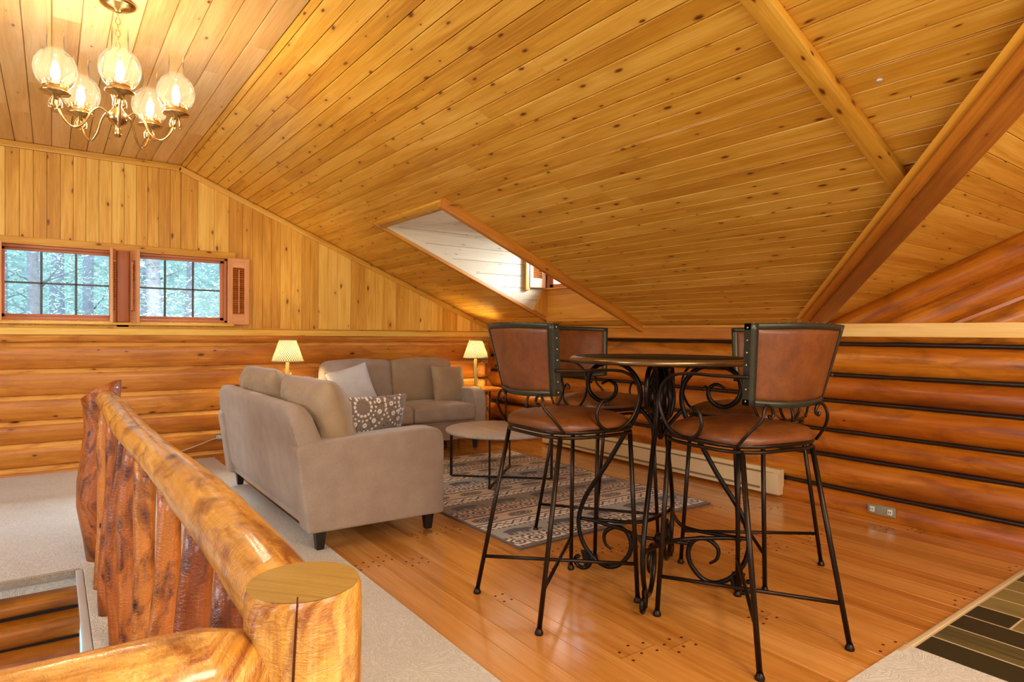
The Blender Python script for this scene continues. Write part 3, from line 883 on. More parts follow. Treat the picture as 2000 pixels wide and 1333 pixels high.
# ------------------------------------------------------------------ log railing
rail = thing('log_railing', 'peeled log railing with round posts and slim log balusters around the stair opening', 'railing', (.25, 2.4, 0))
def R_(p): return Vector(p)-Vector((.25, 2.4, 0))
mb = MB()
cx, cy, rp_ = .249, .768, .070
prof_z = [0, .1, .25, .4, .55, .7, .82, .868, .888, .896]; prof_r = [1.02, 1.02, 1.0, 1.02, 1.0, .99, .985, .985, .97, .93]
V = mb.tube([R_((cx, cy, z)) for z in prof_z], [rp_*k for k in prof_r], 40, caps=False, nz=.035, nzf=5, rnd=.5)
mb.cap(V[0], .5, True)
post = mb.obj('newel_post', M['peeled'], rail)
t_ = MB()
rows = []
for f_ in (.935, .6, .3, .0005):
    rows.append([R_((cx, cy, .8965+.0008*(1-f_)))+Vector((rp_*f_*cos(2*pi*k/40), rp_*f_*sin(2*pi*k/40), 0)) for k in range(40)])
t_.grid(rows, [[(p.x*1.2+p.y, p.y-p.x) for p in r_+[r_[0]]] for r_ in rows], .5, True, closeu=True)
recalc(t_); t_.obj('post_top', M['endgrain'], post)
mb = MB(); a_ = atan2(-cy, -cx)-.10
pts = [R_((cx+(rp_*1.0)*cos(a_+.10*sin(z*7)), cy+(rp_*1.0)*sin(a_+.10*sin(z*7)), z)) for z in [.372+.0205*i for i in range(27)]]
mb.tube(pts, [.0006+.0010*abs(sin(i*.23)) for i in range(27)], 6); mb.obj('crack', M['peg'], post)
# far post, slanted top, bowed
mb = MB()
zz = [0, .12, .3, .42, .55, .68, .8, .88, .94]
ctr = [(.215, 3.93), (.210, 3.93), (.195, 3.93), (.193, 3.93), (.198, 3.93), (.205, 3.93), (.208, 3.93), (.206, 3.93), (.206, 3.93)]
V = mb.tube([R_((c[0], c[1], z)) for c, z in zip(ctr, zz)], [.070, .080, .094, .092, .080, .072, .082, .092, .094], 24, nz=.06, nzf=4, rnd=.2)
geo = mb.bm.verts[:]+mb.bm.edges[:]+mb.bm.faces[:]
r_ = bmesh.ops.bisect_plane(mb.bm, geom=geo, plane_co=R_((.235, 3.86, .925)), plane_no=Vector((-.55, .25, 1)).normalized(), clear_outer=True)
bmesh.ops.holes_fill(mb.bm, edges=[g for g in r_['geom_cut'] if isinstance(g, bmesh.types.BMEdge)])
mb.obj('newel_post', M['baluster'], rail)
# top rail
mb = MB(); pts = []; rad = []
for i in range(41):
    t = i/40; y = .815+t*3.045
    pts.append(R_((.252-.030*t+.005*sin(t*9), y, .850+.008*sin(t*5+1)-.020*(1-t)**6))); rad.append(.0495+.003*sin(t*11))
mb.tube(pts, rad, 28, nz=.075, nzf=6, rnd=.55)
mb.obj('top_rail', M['peeled'], rail)
mb = MB(); pts = []; rad = []
for i in range(31):
    t = i/30; x = .200-t*1.85
    pts.append(R_((x, .768+.004*sin(t*7), .802+.003*sin(t*6)))); rad.append(min(.062+.002*sin(t*8), .045+t*1.9*.25))
mb.tube(pts, rad, 28, nz=.07, nzf=6, rnd=.7)
mb.obj('top_rail', M['peeled'], rail)
mb = MB(); mb.tube([R_((-1.65, .768, 0)), R_((-1.65, .768, .89))], .08, 20, nz=.04); mb.obj('newel_post', M['peeled'], rail)
for i, y in enumerate((1.06, 1.36, 1.70, 2.06, 2.42, 2.78, 3.13, 3.46)):
    t = (y-1.17)/2.31; xt = .234-.022*t; xb = .212-.022*t
    mb = MB(); pts = []; rad = []
    for k in range(13):
        q = k/12
        pts.append(R_((xb+(xt-xb)*max(0, (q-.35)/.65)**1.4+.006*sin(q*6+i*1.7), y+.006*sin(q*5+i), .004+q*.826))); rad.append(.031+.003*sin(q*7+i*2.1)-.002*q)
    mb.tube(pts, rad, 16, nz=.10, nzf=9, rnd=random.random())
    mb.obj('baluster', M['baluster'], rail)
for i in range(6):
    x = -.05-i*.27; mb = MB()
    mb.tube([R_((x, .768, .0)), R_((x+.01, .768, .3)), R_((x, .768, .77))], [.032, .036, .03], 14, nz=.1, nzf=9, rnd=random.random())
    mb.obj('baluster', M['baluster'], rail)

# ------------------------------------------------------------------ soft shapes
def cushion(mb, w, h, t, M4, pinch=.08, seed=0, wr=.006, n=20, exp=2.6, pat=None, rnd=.5, piping=False):
    """pillow in local x (w) z (h), thickness y; M4 a Matrix to place it"""
    for side in (1, -1):
        rows = []
        for i in range(n+1):
            row = []
            for j in range(n+1):
                u, v = -1+2*j/n, -1+2*i/n
                e = (1-abs(u)**exp)*(1-abs(v)**exp); d = max(e, 0)**.5
                px = u*w/2*(1-pinch*(1-abs(v)**2)*abs(u)**3*-0-pinch*(v*v*-1+1)*abs(u))
                pz = v*h/2*(1-pinch*(1-u*u)*abs(v))
                q = Vector((px*9, side*1.7+seed, pz*9))
                py = side*t/2*d+wr*noise.noise(q)*d+wr*.6*noise.noise(q*2.3)*d
                row.append(M4@Vector((px, py, pz)))
            rows.append(row)
        if side > 0: rows = [r_[::-1] for r_ in rows]
        mb.grid(rows, [[(j*.02, i*.02) for j in range(n+1)] for i in range(n+1)], rnd, True)
    bmesh.ops.remove_doubles(mb.bm, verts=mb.bm.verts, dist=.0004)
def boxcushion(mb, c, size, R=None, r_=.035, crown=.02, seed=0, wr=.004, pipe=None):
    """upholstered box cushion: rounded edges, crowned top"""
    t = bmesh.new(); bmesh.ops.create_cube(t, size=1)
    for v in t.verts: v.co = Vector((v.co.x*size[0], v.co.y*size[1], v.co.z*size[2]))
    bmesh.ops.bevel(t, geom=list(t.edges), offset=min(r_, min(size)*.42), segments=4, affect='EDGES', profile=.55)
    bmesh.ops.subdivide_edges(t, edges=[e for e in t.edges if e.calc_length() > .12], cuts=7, use_grid_fill=True)
    if R is None: R = Matrix.Identity(3)
    elif isinstance(R, (int, float)): R = Matrix.Rotation(R, 3, 'Z')
    vm = {}
    for v in t.verts:
        p = v.co.copy(); a = [p[i]/(size[i]/2) for i in range(3)]
        for i in range(3):
            o1, o2 = [k for k in range(3) if k != i]
            p[i] += math.copysign(1, a[i])*crown*(1 if i == 2 else .5)*max(0, (1-a[o1]**2))*max(0, (1-a[o2]**2))*min(1, abs(a[i])*1.2)**2
        nn = noise.noise(Vector((p.x*8+seed, p.y*8, p.z*8)))*wr
        p += p.normalized()*nn
        vm[v] = mb.bm.verts.new(Vector(c)+R@p)
    for f in t.faces:
        nf = mb.bm.faces.new([vm[v] for v in f.verts]); nf.smooth = True; nf[mb.rn] = .5
    t.free()

def extr_profile(mb, poly, axis_pts, rnd=.5, bevel=.02):
    pass

# loveseat: local frame x = depth (back at 0, front at +), y = width
LY0, LY1 = 3.34, 5.30
love = thing('loveseat', 'taupe loveseat seen from behind its arm, standing half on carpet beside the railing', 'sofa', (1.5, (LY0+LY1)/2, 0))
LO = Vector((1.5, (LY0+LY1)/2, 0))
def slab(mb, poly, y0, y1, r_=.02, seg=3):
    """polygon in x-z extruded along y with rounded edges (world coords minus LO handled by caller)"""
    b = bmesh.new(); n = len(poly)
    A = [b.verts.new((x, y0, z)) for x, z in poly]; B = [b.verts.new((x, y1, z)) for x, z in poly]
    b.faces.new(A); b.faces.new(B[::-1])
    for i in range(n): b.faces.new((A[i], B[i], B[(i+1) % n], A[(i+1) % n]))
    bmesh.ops.recalc_face_normals(b, faces=b.faces)
    es = [e for e in b.edges]
    bmesh.ops.bevel(b, geom=es, offset=r_, segments=seg, affect='EDGES', profile=.6)
    vm = {v: mb.bm.verts.new(v.co) for v in b.verts}
    for f in b.faces:
        try: nf = mb.bm.faces.new([vm[v] for v in f.verts])
        except ValueError: continue
        nf.smooth = True; nf[mb.rn] = .5
    b.free()
def T(poly): return [(x-LO.x, z) for x, z in poly]
armp = [(1.105, .118), (1.935, .108), (1.935, .53), (1.928, .585), (1.905, .618), (1.87, .632), (1.80, .636), (1.6, .630), (1.35, .617), (1.12, .606), (1.06, .600), (1.04, .57)]
for (ya, yb_) in ((LY0, LY0+.15), (LY1-.15, LY1)):
    mb = MB(); slab(mb, T(armp), ya-LO.y, yb_-LO.y, .018); mb.obj('arm', M['fab'], love)
# back: reclined slab with a softly sloping top, rounded towards the arm ends
mb = MB(); rows = []
nY = 44
def backsec(f):
    # f 0..1 along width ; returns ring of (x,z)
    e = min(f, 1-f)/.085; e = min(1, e); drop = .19*(1-e)**2.0
    top = .800-drop
    # lean: x shifts with z
    def bx_(z): return 1.118-(z-.12)*.135
    return [(bx_(.115)+.0, .115), (bx_(.3), .3), (bx_(.5), .5), (bx_(top-.06), top-.06), (bx_(top)-.004, top-.02), (bx_(top)+.022, top), (bx_(top)+.07, top+.004), (bx_(top)+.115, top-.015), (bx_(top-.06)+.15, top-.07), (1.118-.05+.17, .45), (1.30, .30), (1.30, .12)]
for i in range(nY+1):
    f = i/nY; y = LY0+.02+(LY1-LY0-.04)*f
    sec = backsec(f)
    rows.append([Vector((x-LO.x, y-LO.y, z)) for x, z in sec])
V = mb.grid(rows, None, .5, True, closeu=True); mb.cap(V[0]); mb.cap(V[-1], flip=True); recalc(mb)
mb.obj('back', M['fab'], love, subsurf=1)
mb = MB(); slab(mb, T([(1.14, .115), (1.90, .112), (1.90, .30), (1.14, .31)]), LY0+.12-LO.y, LY1-.12-LO.y, .015); mb.obj('seat_base', M['fab'], love)
for k in range(2):
    ya = LY0+.16+k*(LY1-LY0-.32)/2; mb = MB()
    boxcushion(mb, (1.60-LO.x, ya+(LY1-LY0-.32)/4-LO.y, .385), (.62, (LY1-LY0-.32)/2-.01, .15), seed=k*5); mb.obj('seat_cushion', M['fab'], love)
for k, (y, tx, zz_, sd) in enumerate(((3.80, .0, .70, 1), (4.80, -.01, .715, 4))):
    mb = MB(); M4 = Matrix.Translation((1.305+tx-LO.x, y-LO.y, zz_-.015)) @ Matrix.Rotation(radians(-16), 4, 'Y') @ Matrix.Rotation(radians(90), 4, 'Z')
    cushion(mb, .80 if k else .84, .50, .27, M4, pinch=.03, seed=sd, wr=.034, n=28, exp=3.2)
    mb.obj('back_cushion', M['fabtan'], love)
for (x, y) in ((1.19, LY0+.07), (1.86, LY0+.07), (1.19, LY1-.08), (1.86, LY1-.08)):
    mb = MB(); mb.lathe([(.028, .008), (.044, .125)], (x-LO.x, y-LO.y, 0), 4, smooth=False)
    for v in mb.bm.verts:
        d = Vector((v.co.x-(x-LO.x), v.co.y-(y-LO.y))); a = Matrix.Rotation(pi/4, 2)@d; v.co.x, v.co.y = x-LO.x+a.x, y-LO.y+a.y
    mb.obj('leg', M['black'], love, bevel=.003)
# patterned lumbar pillow on the loveseat
def pattern(u, v):
    """u,v in metres on the pillow face -> colour"""
    g = (.24, .185, .145); c = (.80, .74, .66); dk = (.12, .06, .045)
    def flower(cx, cy, R):
        d = sqrt((u-cx)**2+(v-cy)**2); a = atan2(v-cy, u-cx)
        if d < R*.16: return g
        if d < R*(.82+.18*cos(6*a)) : return c if abs(sin(3*a)) > .22 or d > R*.72 else g
        return None
    res = None
    for (cx, cy, R) in ((-.10, -.045, .030), (-.165, .085, .018)):
        r_ = flower(cx, cy, R)
        if r_: return r_
    # ring of dots round the big flower
    for k in range(14):
        a = 2*pi*k/14; 
        if (u+.10-.062*cos(a))**2+(v+.045-.062*sin(a))**2 < .0055**2: return dk
    # fans of beads
    for (fx, fy, s_) in ((.09, .13, 1), (.06, -.175, -1), (-.22, .14, 1)):
        d = sqrt((u-fx)**2+(v-fy)**2); a = atan2(v-fy, u-fx)
        for (R, n_, rr_) in ((.155, 34, .0075), (.115, 11, .015), (.085, 20, .007), (.055, 14, .009)):
            if abs(d-R) < rr_*1.3:
                k = round(a/(2*pi)*n_); ac = k*2*pi/n_
                dd = sqrt((u-fx-R*cos(ac))**2+(v-fy-R*sin(ac))**2)
                if dd < rr_: return c if not (rr_ > .012 and dd < .004) else g
        if d < .145 and abs(sin(a*8+1)) < .12 and d > .03: return dk
    return g
def patpillow(name, w, h, t, M4, label):
    mb = MB(); n = 60
    cl = mb.bm.loops.layers.float_color.new('pat')
    for side in (1, -1):
        rows = []; nn = 120 if side == 1 else 30
        nw = nn; nh = nn*2//3
        for i in range(nh+1):
            row = []
            for j in range(nw+1):
                u, v = -1+2*j/nw, -1+2*i/nh
                d = max((1-abs(u)**3)*(1-abs(v)**3), 0)**.5
                row.append(M4@Vector((u*w/2*(1-.05*(1-v*v)*abs(u)), side*t/2*d, v*h/2*(1-.05*(1-u*u)*abs(v)))))
            rows.append(row)
        V = mb.grid(rows, None, .5, True)
        k = 0
    mb.bm.faces.ensure_lookup_table(); k = 0
    for side in (1, -1):
        nn = 120 if side == 1 else 30
        nw = nn; nh = nn*2//3
        for i in range(nh):
            for j in range(nw):
                f = mb.bm.faces[k]; k += 1
                c = pattern((-.5+(j+.5)/nw)*w, (-.5+(i+.5)/nh)*h) if side == 1 else (.24, .185, .145)
                for l in f.loops: l[cl] = (*c, 1)
    recalc(mb)
    o = mb.obj(name, M['pillowpat']); return o
P4 = Matrix.Translation((1.56, 3.60, .650)) @ Matrix.Rotation(radians(8), 4, 'Z') @ Matrix.Rotation(radians(14), 4, 'X') @ Matrix.Rotation(radians(180), 4, 'Z')
tag(patpillow('throw_pillow', .48, .36, .13, P4, ''), 'brown lumbar pillow with cream floral medallions, propped on the loveseat', 'pillow')
mb = MB(); cushion(mb, .44, .44, .14, Matrix.Translation((1.44, 3.83, .66)) @ Matrix.Rotation(radians(-18), 4, 'Y') @ Matrix.Rotation(radians(82), 4, 'Z'), seed=9, wr=.01)
tag(mb.obj('throw_pillow', M['fabpale']), 'pale square pillow wedged behind the floral pillow on the loveseat', 'pillow')

# corner sofa against the gable wall
FX0, FX1, FY0, FY1 = 2.00, 3.70, 5.52, 6.33
sofa = thing('sofa', 'taupe two-seat sofa against the log gable wall between the two lamps', 'sofa', ((FX0+FX1)/2, 5.95, 0))
SO = Vector(((FX0+FX1)/2, 5.95, 0))
def box_s(mb, x0, x1, y0, y1, z0, z1, r_=.02): 
    slab_pts = [(x0-SO.x, z0), (x1-SO.x, z0), (x1-SO.x, z1), (x0-SO.x, z1)]
    slab(mb, slab_pts, y0-SO.y, y1-SO.y, r_)
for (a, b_) in ((FX0, FX0+.14), (FX1-.14, FX1)):
    mb = MB(); rows = [(FY0, .11), (FY1-.06, .11), (FY1-.05, .60), (6.0, .615), (5.7, .625), (5.60, .62), (5.545, .59), (FY0, .53)]
    t = bmesh.new(); A_ = [t.verts.new((a-SO.x, y-SO.y, z)) for y, z in rows]; B_ = [t.verts.new((b_-SO.x, y-SO.y, z)) for y, z in rows]
    t.faces.new(A_); t.faces.new(B_[::-1])
    for i in range(len(rows)): t.faces.new((A_[i], B_[i], B_[(i+1) % len(rows)], A_[(i+1) % len(rows)]))
    bmesh.ops.recalc_face_normals(t, faces=t.faces); bmesh.ops.bevel(t, geom=list(t.edges), offset=.018, segments=3, affect='EDGES', profile=.6)
    vm = {v: mb.bm.verts.new(v.co) for v in t.verts}
    for f in t.faces: nf = mb.bm.faces.new([vm[v] for v in f.verts]); nf.smooth = True
    t.free(); mb.obj('arm', M['fab'], sofa)
mb = MB(); box_s(mb, FX0+.12, FX1-.10, 6.17, FY1, .12, .74, .03); mb.obj('back', M['fab'], sofa)
mb = MB(); box_s(mb, FX0+.10, FX1-.10, FY0+.02, 6.2, .115, .31, .012); mb.obj('seat_base', M['fab'], sofa)
hw = (FX1-FX0-.28)/2
for k in range(2):
    mb = MB(); boxcushion(mb, (FX0+.14+hw*(k+.5)-SO.x, 5.81-SO.y, .395), (hw-.008, .64, .16), seed=k*7+2, crown=.025); mb.obj('seat_cushion', M['fab'], sofa)
    mb = MB(); boxcushion(mb, ((2.50 if k == 0 else 3.22)-SO.x, 6.10-SO.y, .685), (.72, .20, .45), Matrix.Rotation(radians(-9), 3, 'X'), seed=k*7+3, crown=.03, r_=.06, wr=.012)
    o = mb.obj('back_cushion', M['fab'] if k == 0 else M['fabtan'], sofa)
for (x, y) in ((FX0+.09, FY0+.07), (FX1-.09, FY0+.07), (FX0+.09, FY1-.09), (FX1-.09, FY1-.09)):
    mb = MB(); mb.lathe([(.028, .002), (.044, .12)], (x-SO.x, y-SO.y, 0), 4, smooth=False); mb.obj('leg', M['black'], sofa, bevel=.003)
mb = MB(); cushion(mb, .42, .42, .15, Matrix.Translation((2.36, 5.86, .67)) @ Matrix.Rotation(radians(-12), 4, 'Z') @ Matrix.Rotation(radians(-14), 4, 'X') @ Matrix.Rotation(radians(-16), 4, 'Y'), seed=3, wr=.008)
tag(mb.obj('throw_pillow', M['fabpale']), 'light grey pillow leaning tilted at the left end of the far sofa', 'pillow')
mb = MB(); cushion(mb, .44, .42, .15, Matrix.Translation((3.44, 5.86, .655)) @ Matrix.Rotation(radians(10), 4, 'Z') @ Matrix.Rotation(radians(-15), 4, 'X') @ Matrix.Rotation(radians(4), 4, 'Y'), seed=6, wr=.008)
tag(mb.obj('throw_pillow', M['fabtan']), 'tan pillow leaning at the right arm of the far sofa', 'pillow')

# ------------------------------------------------------------------ side tables and lamps
def side_table(loc, label):
    t = thing('side_table', label, 'table', loc, 0, None)
    mb = MB(); mb.box((0, 0, .565), (.50, .40, .022), bevel=.005); mb.obj('tabletop', M['trim'], t)
    for a in (-1, 1):
        for b_ in (-1, 1):
            mb = MB(); mb.tube([(a*.215, b_*.165, .002), (a*.215, b_*.165, .555)], .010, 8)
            mb.obj('leg', M['ctmetal'], t)
    mb = MB(); mb.box((0, 0, .15), (.43, .33, .012)); mb.obj('shelf', M['beamdark'], t)
    return t
side_table((4.02, 6.08, 0), 'small iron-legged wood side table in the corner, right of the far sofa')
side_table((1.66, 6.12, 0), 'small side table hidden behind the loveseat, under the left lamp')
def lamp(loc, label):
    t = thing('table_lamp', label, 'lamp', loc, 0)
    mb = MB(); mb.tube(spline([(0, 0, .012), (.006, 0, .10), (-.006, .003, .20), (.002, 0, .37)], 5), [.021]*10+[.018]*6, 12, nz=.12, nzf=22, rnd=.5)
    mb.tube([(0, 0, .18), (.02, -.01, .21), (.03, -.015, .235)], [.009, .008, .006], 8, nz=.1, nzf=20)
    mb.obj('branch_stem', M['branch'], t)
    mb = MB(); mb.lathe([(.065, .0), (.065, .012), (.02, .02)], (0, 0, 0), 20); mb.obj('base', M['branch'], t)
    mb = MB(); rows = []; uvs = []
    for i in range(9):
        f = i/8; r_ = .145-.068*f; z = .348+.20*f
        rows.append([(r_*cos(2*pi*k/40), r_*sin(2*pi*k/40), z) for k in range(40)]); uvs.append([(k/40*2, f*.215) for k in range(41)])
    mb.grid(rows, uvs, .5, True, closeu=True); mb.obj('lamp_shade', M['shade'], t)
    for z, r_ in ((.348, .146), (.548, .078)):
        mb = MB(); mb.tube([(r_*cos(2*pi*k/32), r_*sin(2*pi*k/32), z) for k in range(32)], .004, 6, closed=True)
        mb.obj('shade_rim', M['fabtan'], t)
    mb = MB(); mb.lathe([(.001, .385), (.022, .40), (.030, .43), (.022, .46), (.001, .475)], (0, 0, 0), 14); mb.obj('bulb', M['bulb2'], t)
    return t
lamp((1.813, 6.10, .577), 'lit branch table lamp with lattice shade behind the loveseat')
lamp((3.93, 6.09, .577), 'lit branch table lamp with lattice shade in the corner by the far sofa')

# ------------------------------------------------------------------ coffee table
ct = thing('coffee_table', 'round coffee table with grey wood top on black crossed metal legs', 'table', (2.99, 4.25, 0))
mb = MB(); V = mb.lathe([(.43, .395), (.445, .398), (.450, .408), (.450, .418), (.445, .424), (.0, .425)], (0, 0, 0), 64)
for f in mb.bm.faces:
    for l in f.loops: l[mb.uv].uv = (l.vert.co.x, l.vert.co.y)
mb.obj('tabletop', M['greywood'], ct)
sq = .013
legp = [(-.30, .28), (-.295, -.28), (.31, -.29), (.33, .32)]
for i, (x, y) in enumerate(legp):
    mb = MB(); mb.box((x, y, .206), (.022, .012, .375), atan2(y, x), bevel=.001, seg=1); mb.obj('leg', M['ctmetal'], ct)
for a, b_ in ((0, 2), (1, 3)):
    p, q = Vector((*legp[a], .020)), Vector((*legp[b_], .020)); d = q-p
    mb = MB(); mb.box((p+q)/2, (d.length, .022, .012), atan2(d.y, d.x), bevel=.001, seg=1); mb.obj('crossbar', M['ctmetal'], ct)

# ------------------------------------------------------------------ rug
def rugcol(x, y):
    """x 0..1.70 across, y 0..2.46 from the near edge"""
    tan = (.62, .46, .28); olive = (.24, .18, .11); cream = (.80, .72, .58); dk = (.05, .03, .02); gb = (.36, .35, .33); red = (.24, .10, .07)
    if x < .02 or x > 1.68 or y < .02 or y > 2.44: return (.11, .075, .05)
    yy = (y-.02) % .61
    if yy < .025: return red if (int(x/.016)) % 2 else dk
    if yy < .145:      # oval and diamond motifs
        c = (yy-.085)/.05; k = (x % .13)/.13-.5
        e = (k*2.3)**2+c*c*.9
        if .35 < e < .75: return dk
        if e < .12: return dk
        if abs(abs(k)-.5) < .05+.03*abs(c) : return red
        return cream if int(y/.61) % 2 == 0 else tan
    if yy < .165: return dk if int(x/.02) % 2 else tan
    if yy < .335:      # animals on olive ground
        v = yy-.25; k = (x % .34)-.17
        bdy = (k/.085)**2+((v-.008)/.034)**2 < 1
        head = ((k-.085)/.032)**2+((v-.002)/.024)**2 < 1
        legs = v < 0 and v > -.058 and (abs(abs(k)-.058) < .016 or abs(abs(k)-.025) < .010)
        tree = abs(k-.155+.01) < .03*(1-(v+.06)/.12) and -.06 < v < .06 and ((v*90) % 1 > .25)
        if bdy or head or legs: return dk
        if tree: return (.14, .09, .06)
        return olive if int((y-.02)/.61) % 2 else gb
    if yy < .355: return dk if int(x/.02) % 2 else tan
    if yy < .455:      # scroll band
        v = (yy-.405)/.045; w_ = sin(x*48)*.55
        if abs(v-w_) < .22: return dk
        if abs(v+w_) < .14: return red
        return cream
    if yy < .470: return dk
    v = yy-.54; k = (x % .28)-.14   # leaves
    if (k/.10)**2+(v/.045)**2 < 1 and abs(math.sin((k*1.0+abs(v)*1.5)*110)) > .35: return dk
    return tan
nx, ny = 200, 290
mb = MB(); RX0, RY0, RWd, RLn = 2.10, 2.785, 1.70, 2.46
cl = mb.bm.loops.layers.float_color.new('pat')
rows = [[Vector((RX0+RWd*j/nx, RY0+RLn*i/ny, .010)) for j in range(nx+1)] for i in range(ny+1)]
mb.grid(rows, None, .5, False)
mb.bm.faces.ensure_lookup_table(); k = 0
for i in range(ny):
    for j in range(nx):
        c = rugcol((j+.5)/nx*RWd, (i+.5)/ny*RLn)
        for l in mb.bm.faces[k].loops: l[cl] = (*c, 1)
        k += 1
ring = [(RX0, RY0), (RX0+RWd, RY0), (RX0+RWd, RY0+RLn), (RX0, RY0+RLn)]
for a, b_ in zip(ring, ring[1:]+ring[:1]):
    f = mb.face([(*a, .001), (*b_, .001), (*b_, .010), (*a, .010)])
    for l in f.loops: l[cl] = (.11, .075, .05, 1)
tag(mb.obj('area_rug', M['rug']), 'lodge style area rug with bands of animals and motifs under the coffee table', 'rug')

# ------------------------------------------------------------------ bar stools
def curl(c0, r0, turns, a0, n=26, sgn=1, shrink=.25):
    """spiral in (a, z) plane from radius r0 shrinking"""
    out = []
    for i in range(n+1):
        t = i/n; r_ = r0*(1-(1-shrink)*t); a = a0+sgn*turns*2*pi*t
        out.append((c0[0]+r_*cos(a), c0[1]+r_*sin(a)))
    return out
def sup(a, n_=3.2):
    c, s_ = cos(a), sin(a)
    return (math.copysign(abs(c)**(2/n_), c), math.copysign(abs(s_)**(2/n_), s_))
def make_stool(label):
    t = thing('bar_stool', label, 'stool', (0, 0, 0), 0, None)
    feet = [(-.24, -.33), (.24, -.33), (-.235, .225), (.235, .225)]; tops = [(-.19, -.19), (.19, -.19), (-.20, .20), (.20, .20)]
    for (fx, fy), (tx, ty) in zip(feet, tops):
        mb = MB(); mb.tube([(fx, fy, .014), (tx, ty, .770)], .0105, 10)
        lg = mb.obj('leg', M['iron'], t)
        mb = MB(); mb.lathe([(.017, .0), (.018, .008), (.014, .016), (.011, .026)], (fx, fy, 0), 12); mb.obj('foot_cap', M['iron'], lg)
    def at(i, z):
        q = (z-.014)/.756; return Vector((feet[i][0]+(tops[i][0]-feet[i][0])*q, feet[i][1]+(tops[i][1]-feet[i][1])*q, z))
    for a, b_ in ((0, 3), (1, 2)):
        mb = MB(); mb.tube([at(a, .170), at(b_, .170)], .0085, 8); mb.obj('stretcher', M['iron'], t)
    mb = MB()
    for z, rr_ in ((.768, .0075), (.790, .0095)):
        pts = []
        for k in range(48):
            c = sup(2*pi*k/48, 3.6); wy = .240+(.0 if c[1] > 0 else -.01); wx = .250 if c[1] > -.2 else .250-.02*abs(c[1])
            pts.append((c[0]*wx, c[1]*wy, z))
        mb.tube(pts, rr_, 8, closed=True)
    mb.obj('seat_frame', M['iron'], t)
    mb = MB(); rows = []
    for i, (f, z) in enumerate(((.93, .780), (.985, .792), (1.0, .806), (.985, .820), (.92, .836), (.78, .849), (.55, .857), (.28, .860), (.001, .861))):
        rows.append([Vector((sup(2*pi*k/48, 3.6)[0]*.246*f, sup(2*pi*k/48, 3.6)[1]*.236*f, z+.003*noise.noise(Vector((cos(k/7.6)*f*3, sin(k/7.6)*f*3, 2))))) for k in range(48)])
    V = mb.grid(rows, None, .5, True, closeu=True); mb.cap(V[0], flip=True); recalc(mb)
    mb.obj('seat', M['leather'], t)
    # back: curved reclined panel
    def bp_(u, v, off=0):
        """u -1..1 across, v 0..1 up ; off = thickness offset (+ towards the sitter)"""
        hwid = .200+.052*v
        x = u*hwid; y = -.262-.055*v+.050*(u*u)+off; z = .945-.010*(1-u*u)*(1-v)+.300*v+.006*(1-u*u)*v
        return Vector((x, y, z))
    def panel(u0, u1, v0, v1, th, nu=16, nv=12, puff=0, backpuff=0):
        mb = MB(); F = []; B = []
        for i in range(nv+1):
            v = v0+(v1-v0)*i/nv; rf = []; rb = []
            for j in range(nu+1):
                u = u0+(u1-u0)*j/nu; e = sqrt(max(0, (1-(2*j/nu-1)**4)*(1-(2*i/nv-1)**4)))
                rf.append(bp_(u, v, th/2+puff*e)); rb.append(bp_(u, v, -th/2-backpuff*e))
            F.append(rf); B.append(rb)
        mb.grid(F, None, .5, True); mb.grid([r_[::-1] for r_ in B], None, .5, True)
        for i in range(nv):
            for j in (0, nu): mb.face([F[i][j], F[i+1][j], B[i+1][j], B[i][j]], smooth=False)
        for j in range(nu):
            for i in (0, nv): mb.face([F[i][j], F[i][j+1], B[i][j+1], B[i][j]], smooth=False)
        bmesh.ops.remove_doubles(mb.bm, verts=mb.bm.verts, dist=.0002); recalc(mb)
        return mb
    panel(-.93, .93, .055, .945, .022, puff=.014, backpuff=.004).obj('backrest', M['leather'], t)
    fr = MB()
    def bar(pa, n_=12):
        pts = [pa(i/n_) for i in range(n_+1)]
        return pts
    W_ = .075
    for (u0, u1, v0, v1) in ((-1, 1, 0, W_), (-1, 1, 1-W_, 1), (-1, -1+W_*1.5, 0, 1), (1-W_*1.5, 1, 0, 1)):
        q = panel(u0, u1, v0, v1, .030, nu=16 if u1-u0 > 1 else 2, nv=2 if u1-u0 > 1 else 12)
        me_ = bpy.data.meshes.new('tmp'); q.bm.to_mesh(me_); q.bm.free(); fr.bm.from_mesh(me_); bpy.data.meshes.remove(me_)
    fr.obj('back_frame', M['framegreen'], t)
    def stud(p, nrm):
        nrm = nrm.normalized(); a = nrm.orthogonal().normalized(); b_ = nrm.cross(a); nl = MB()
        rows = [[p+a*r_*cos(2*pi*k/8)+b_*r_*sin(2*pi*k/8)+nrm*h_ for k in range(8)] for r_, h_ in ((.0040, 0), (.0034, .0018), (.0004, .0028))]
        nl.grid(rows, None, .5, True, closeu=True); nl.obj('nailhead', M['nail'], t)
    for k in range(11): u = -.92+1.84*k/10; stud(bp_(u, 1.0, 0)+Vector((0, 0, .0005)), Vector((0, 0, 1)))
    for k in range(7):
        v = .05+.9*k/6
        for sg in (-1, 1): stud(bp_(sg*1.0, v, 0)+Vector((sg*.0008, 0, 0)), Vector((sg, 0, 0)))
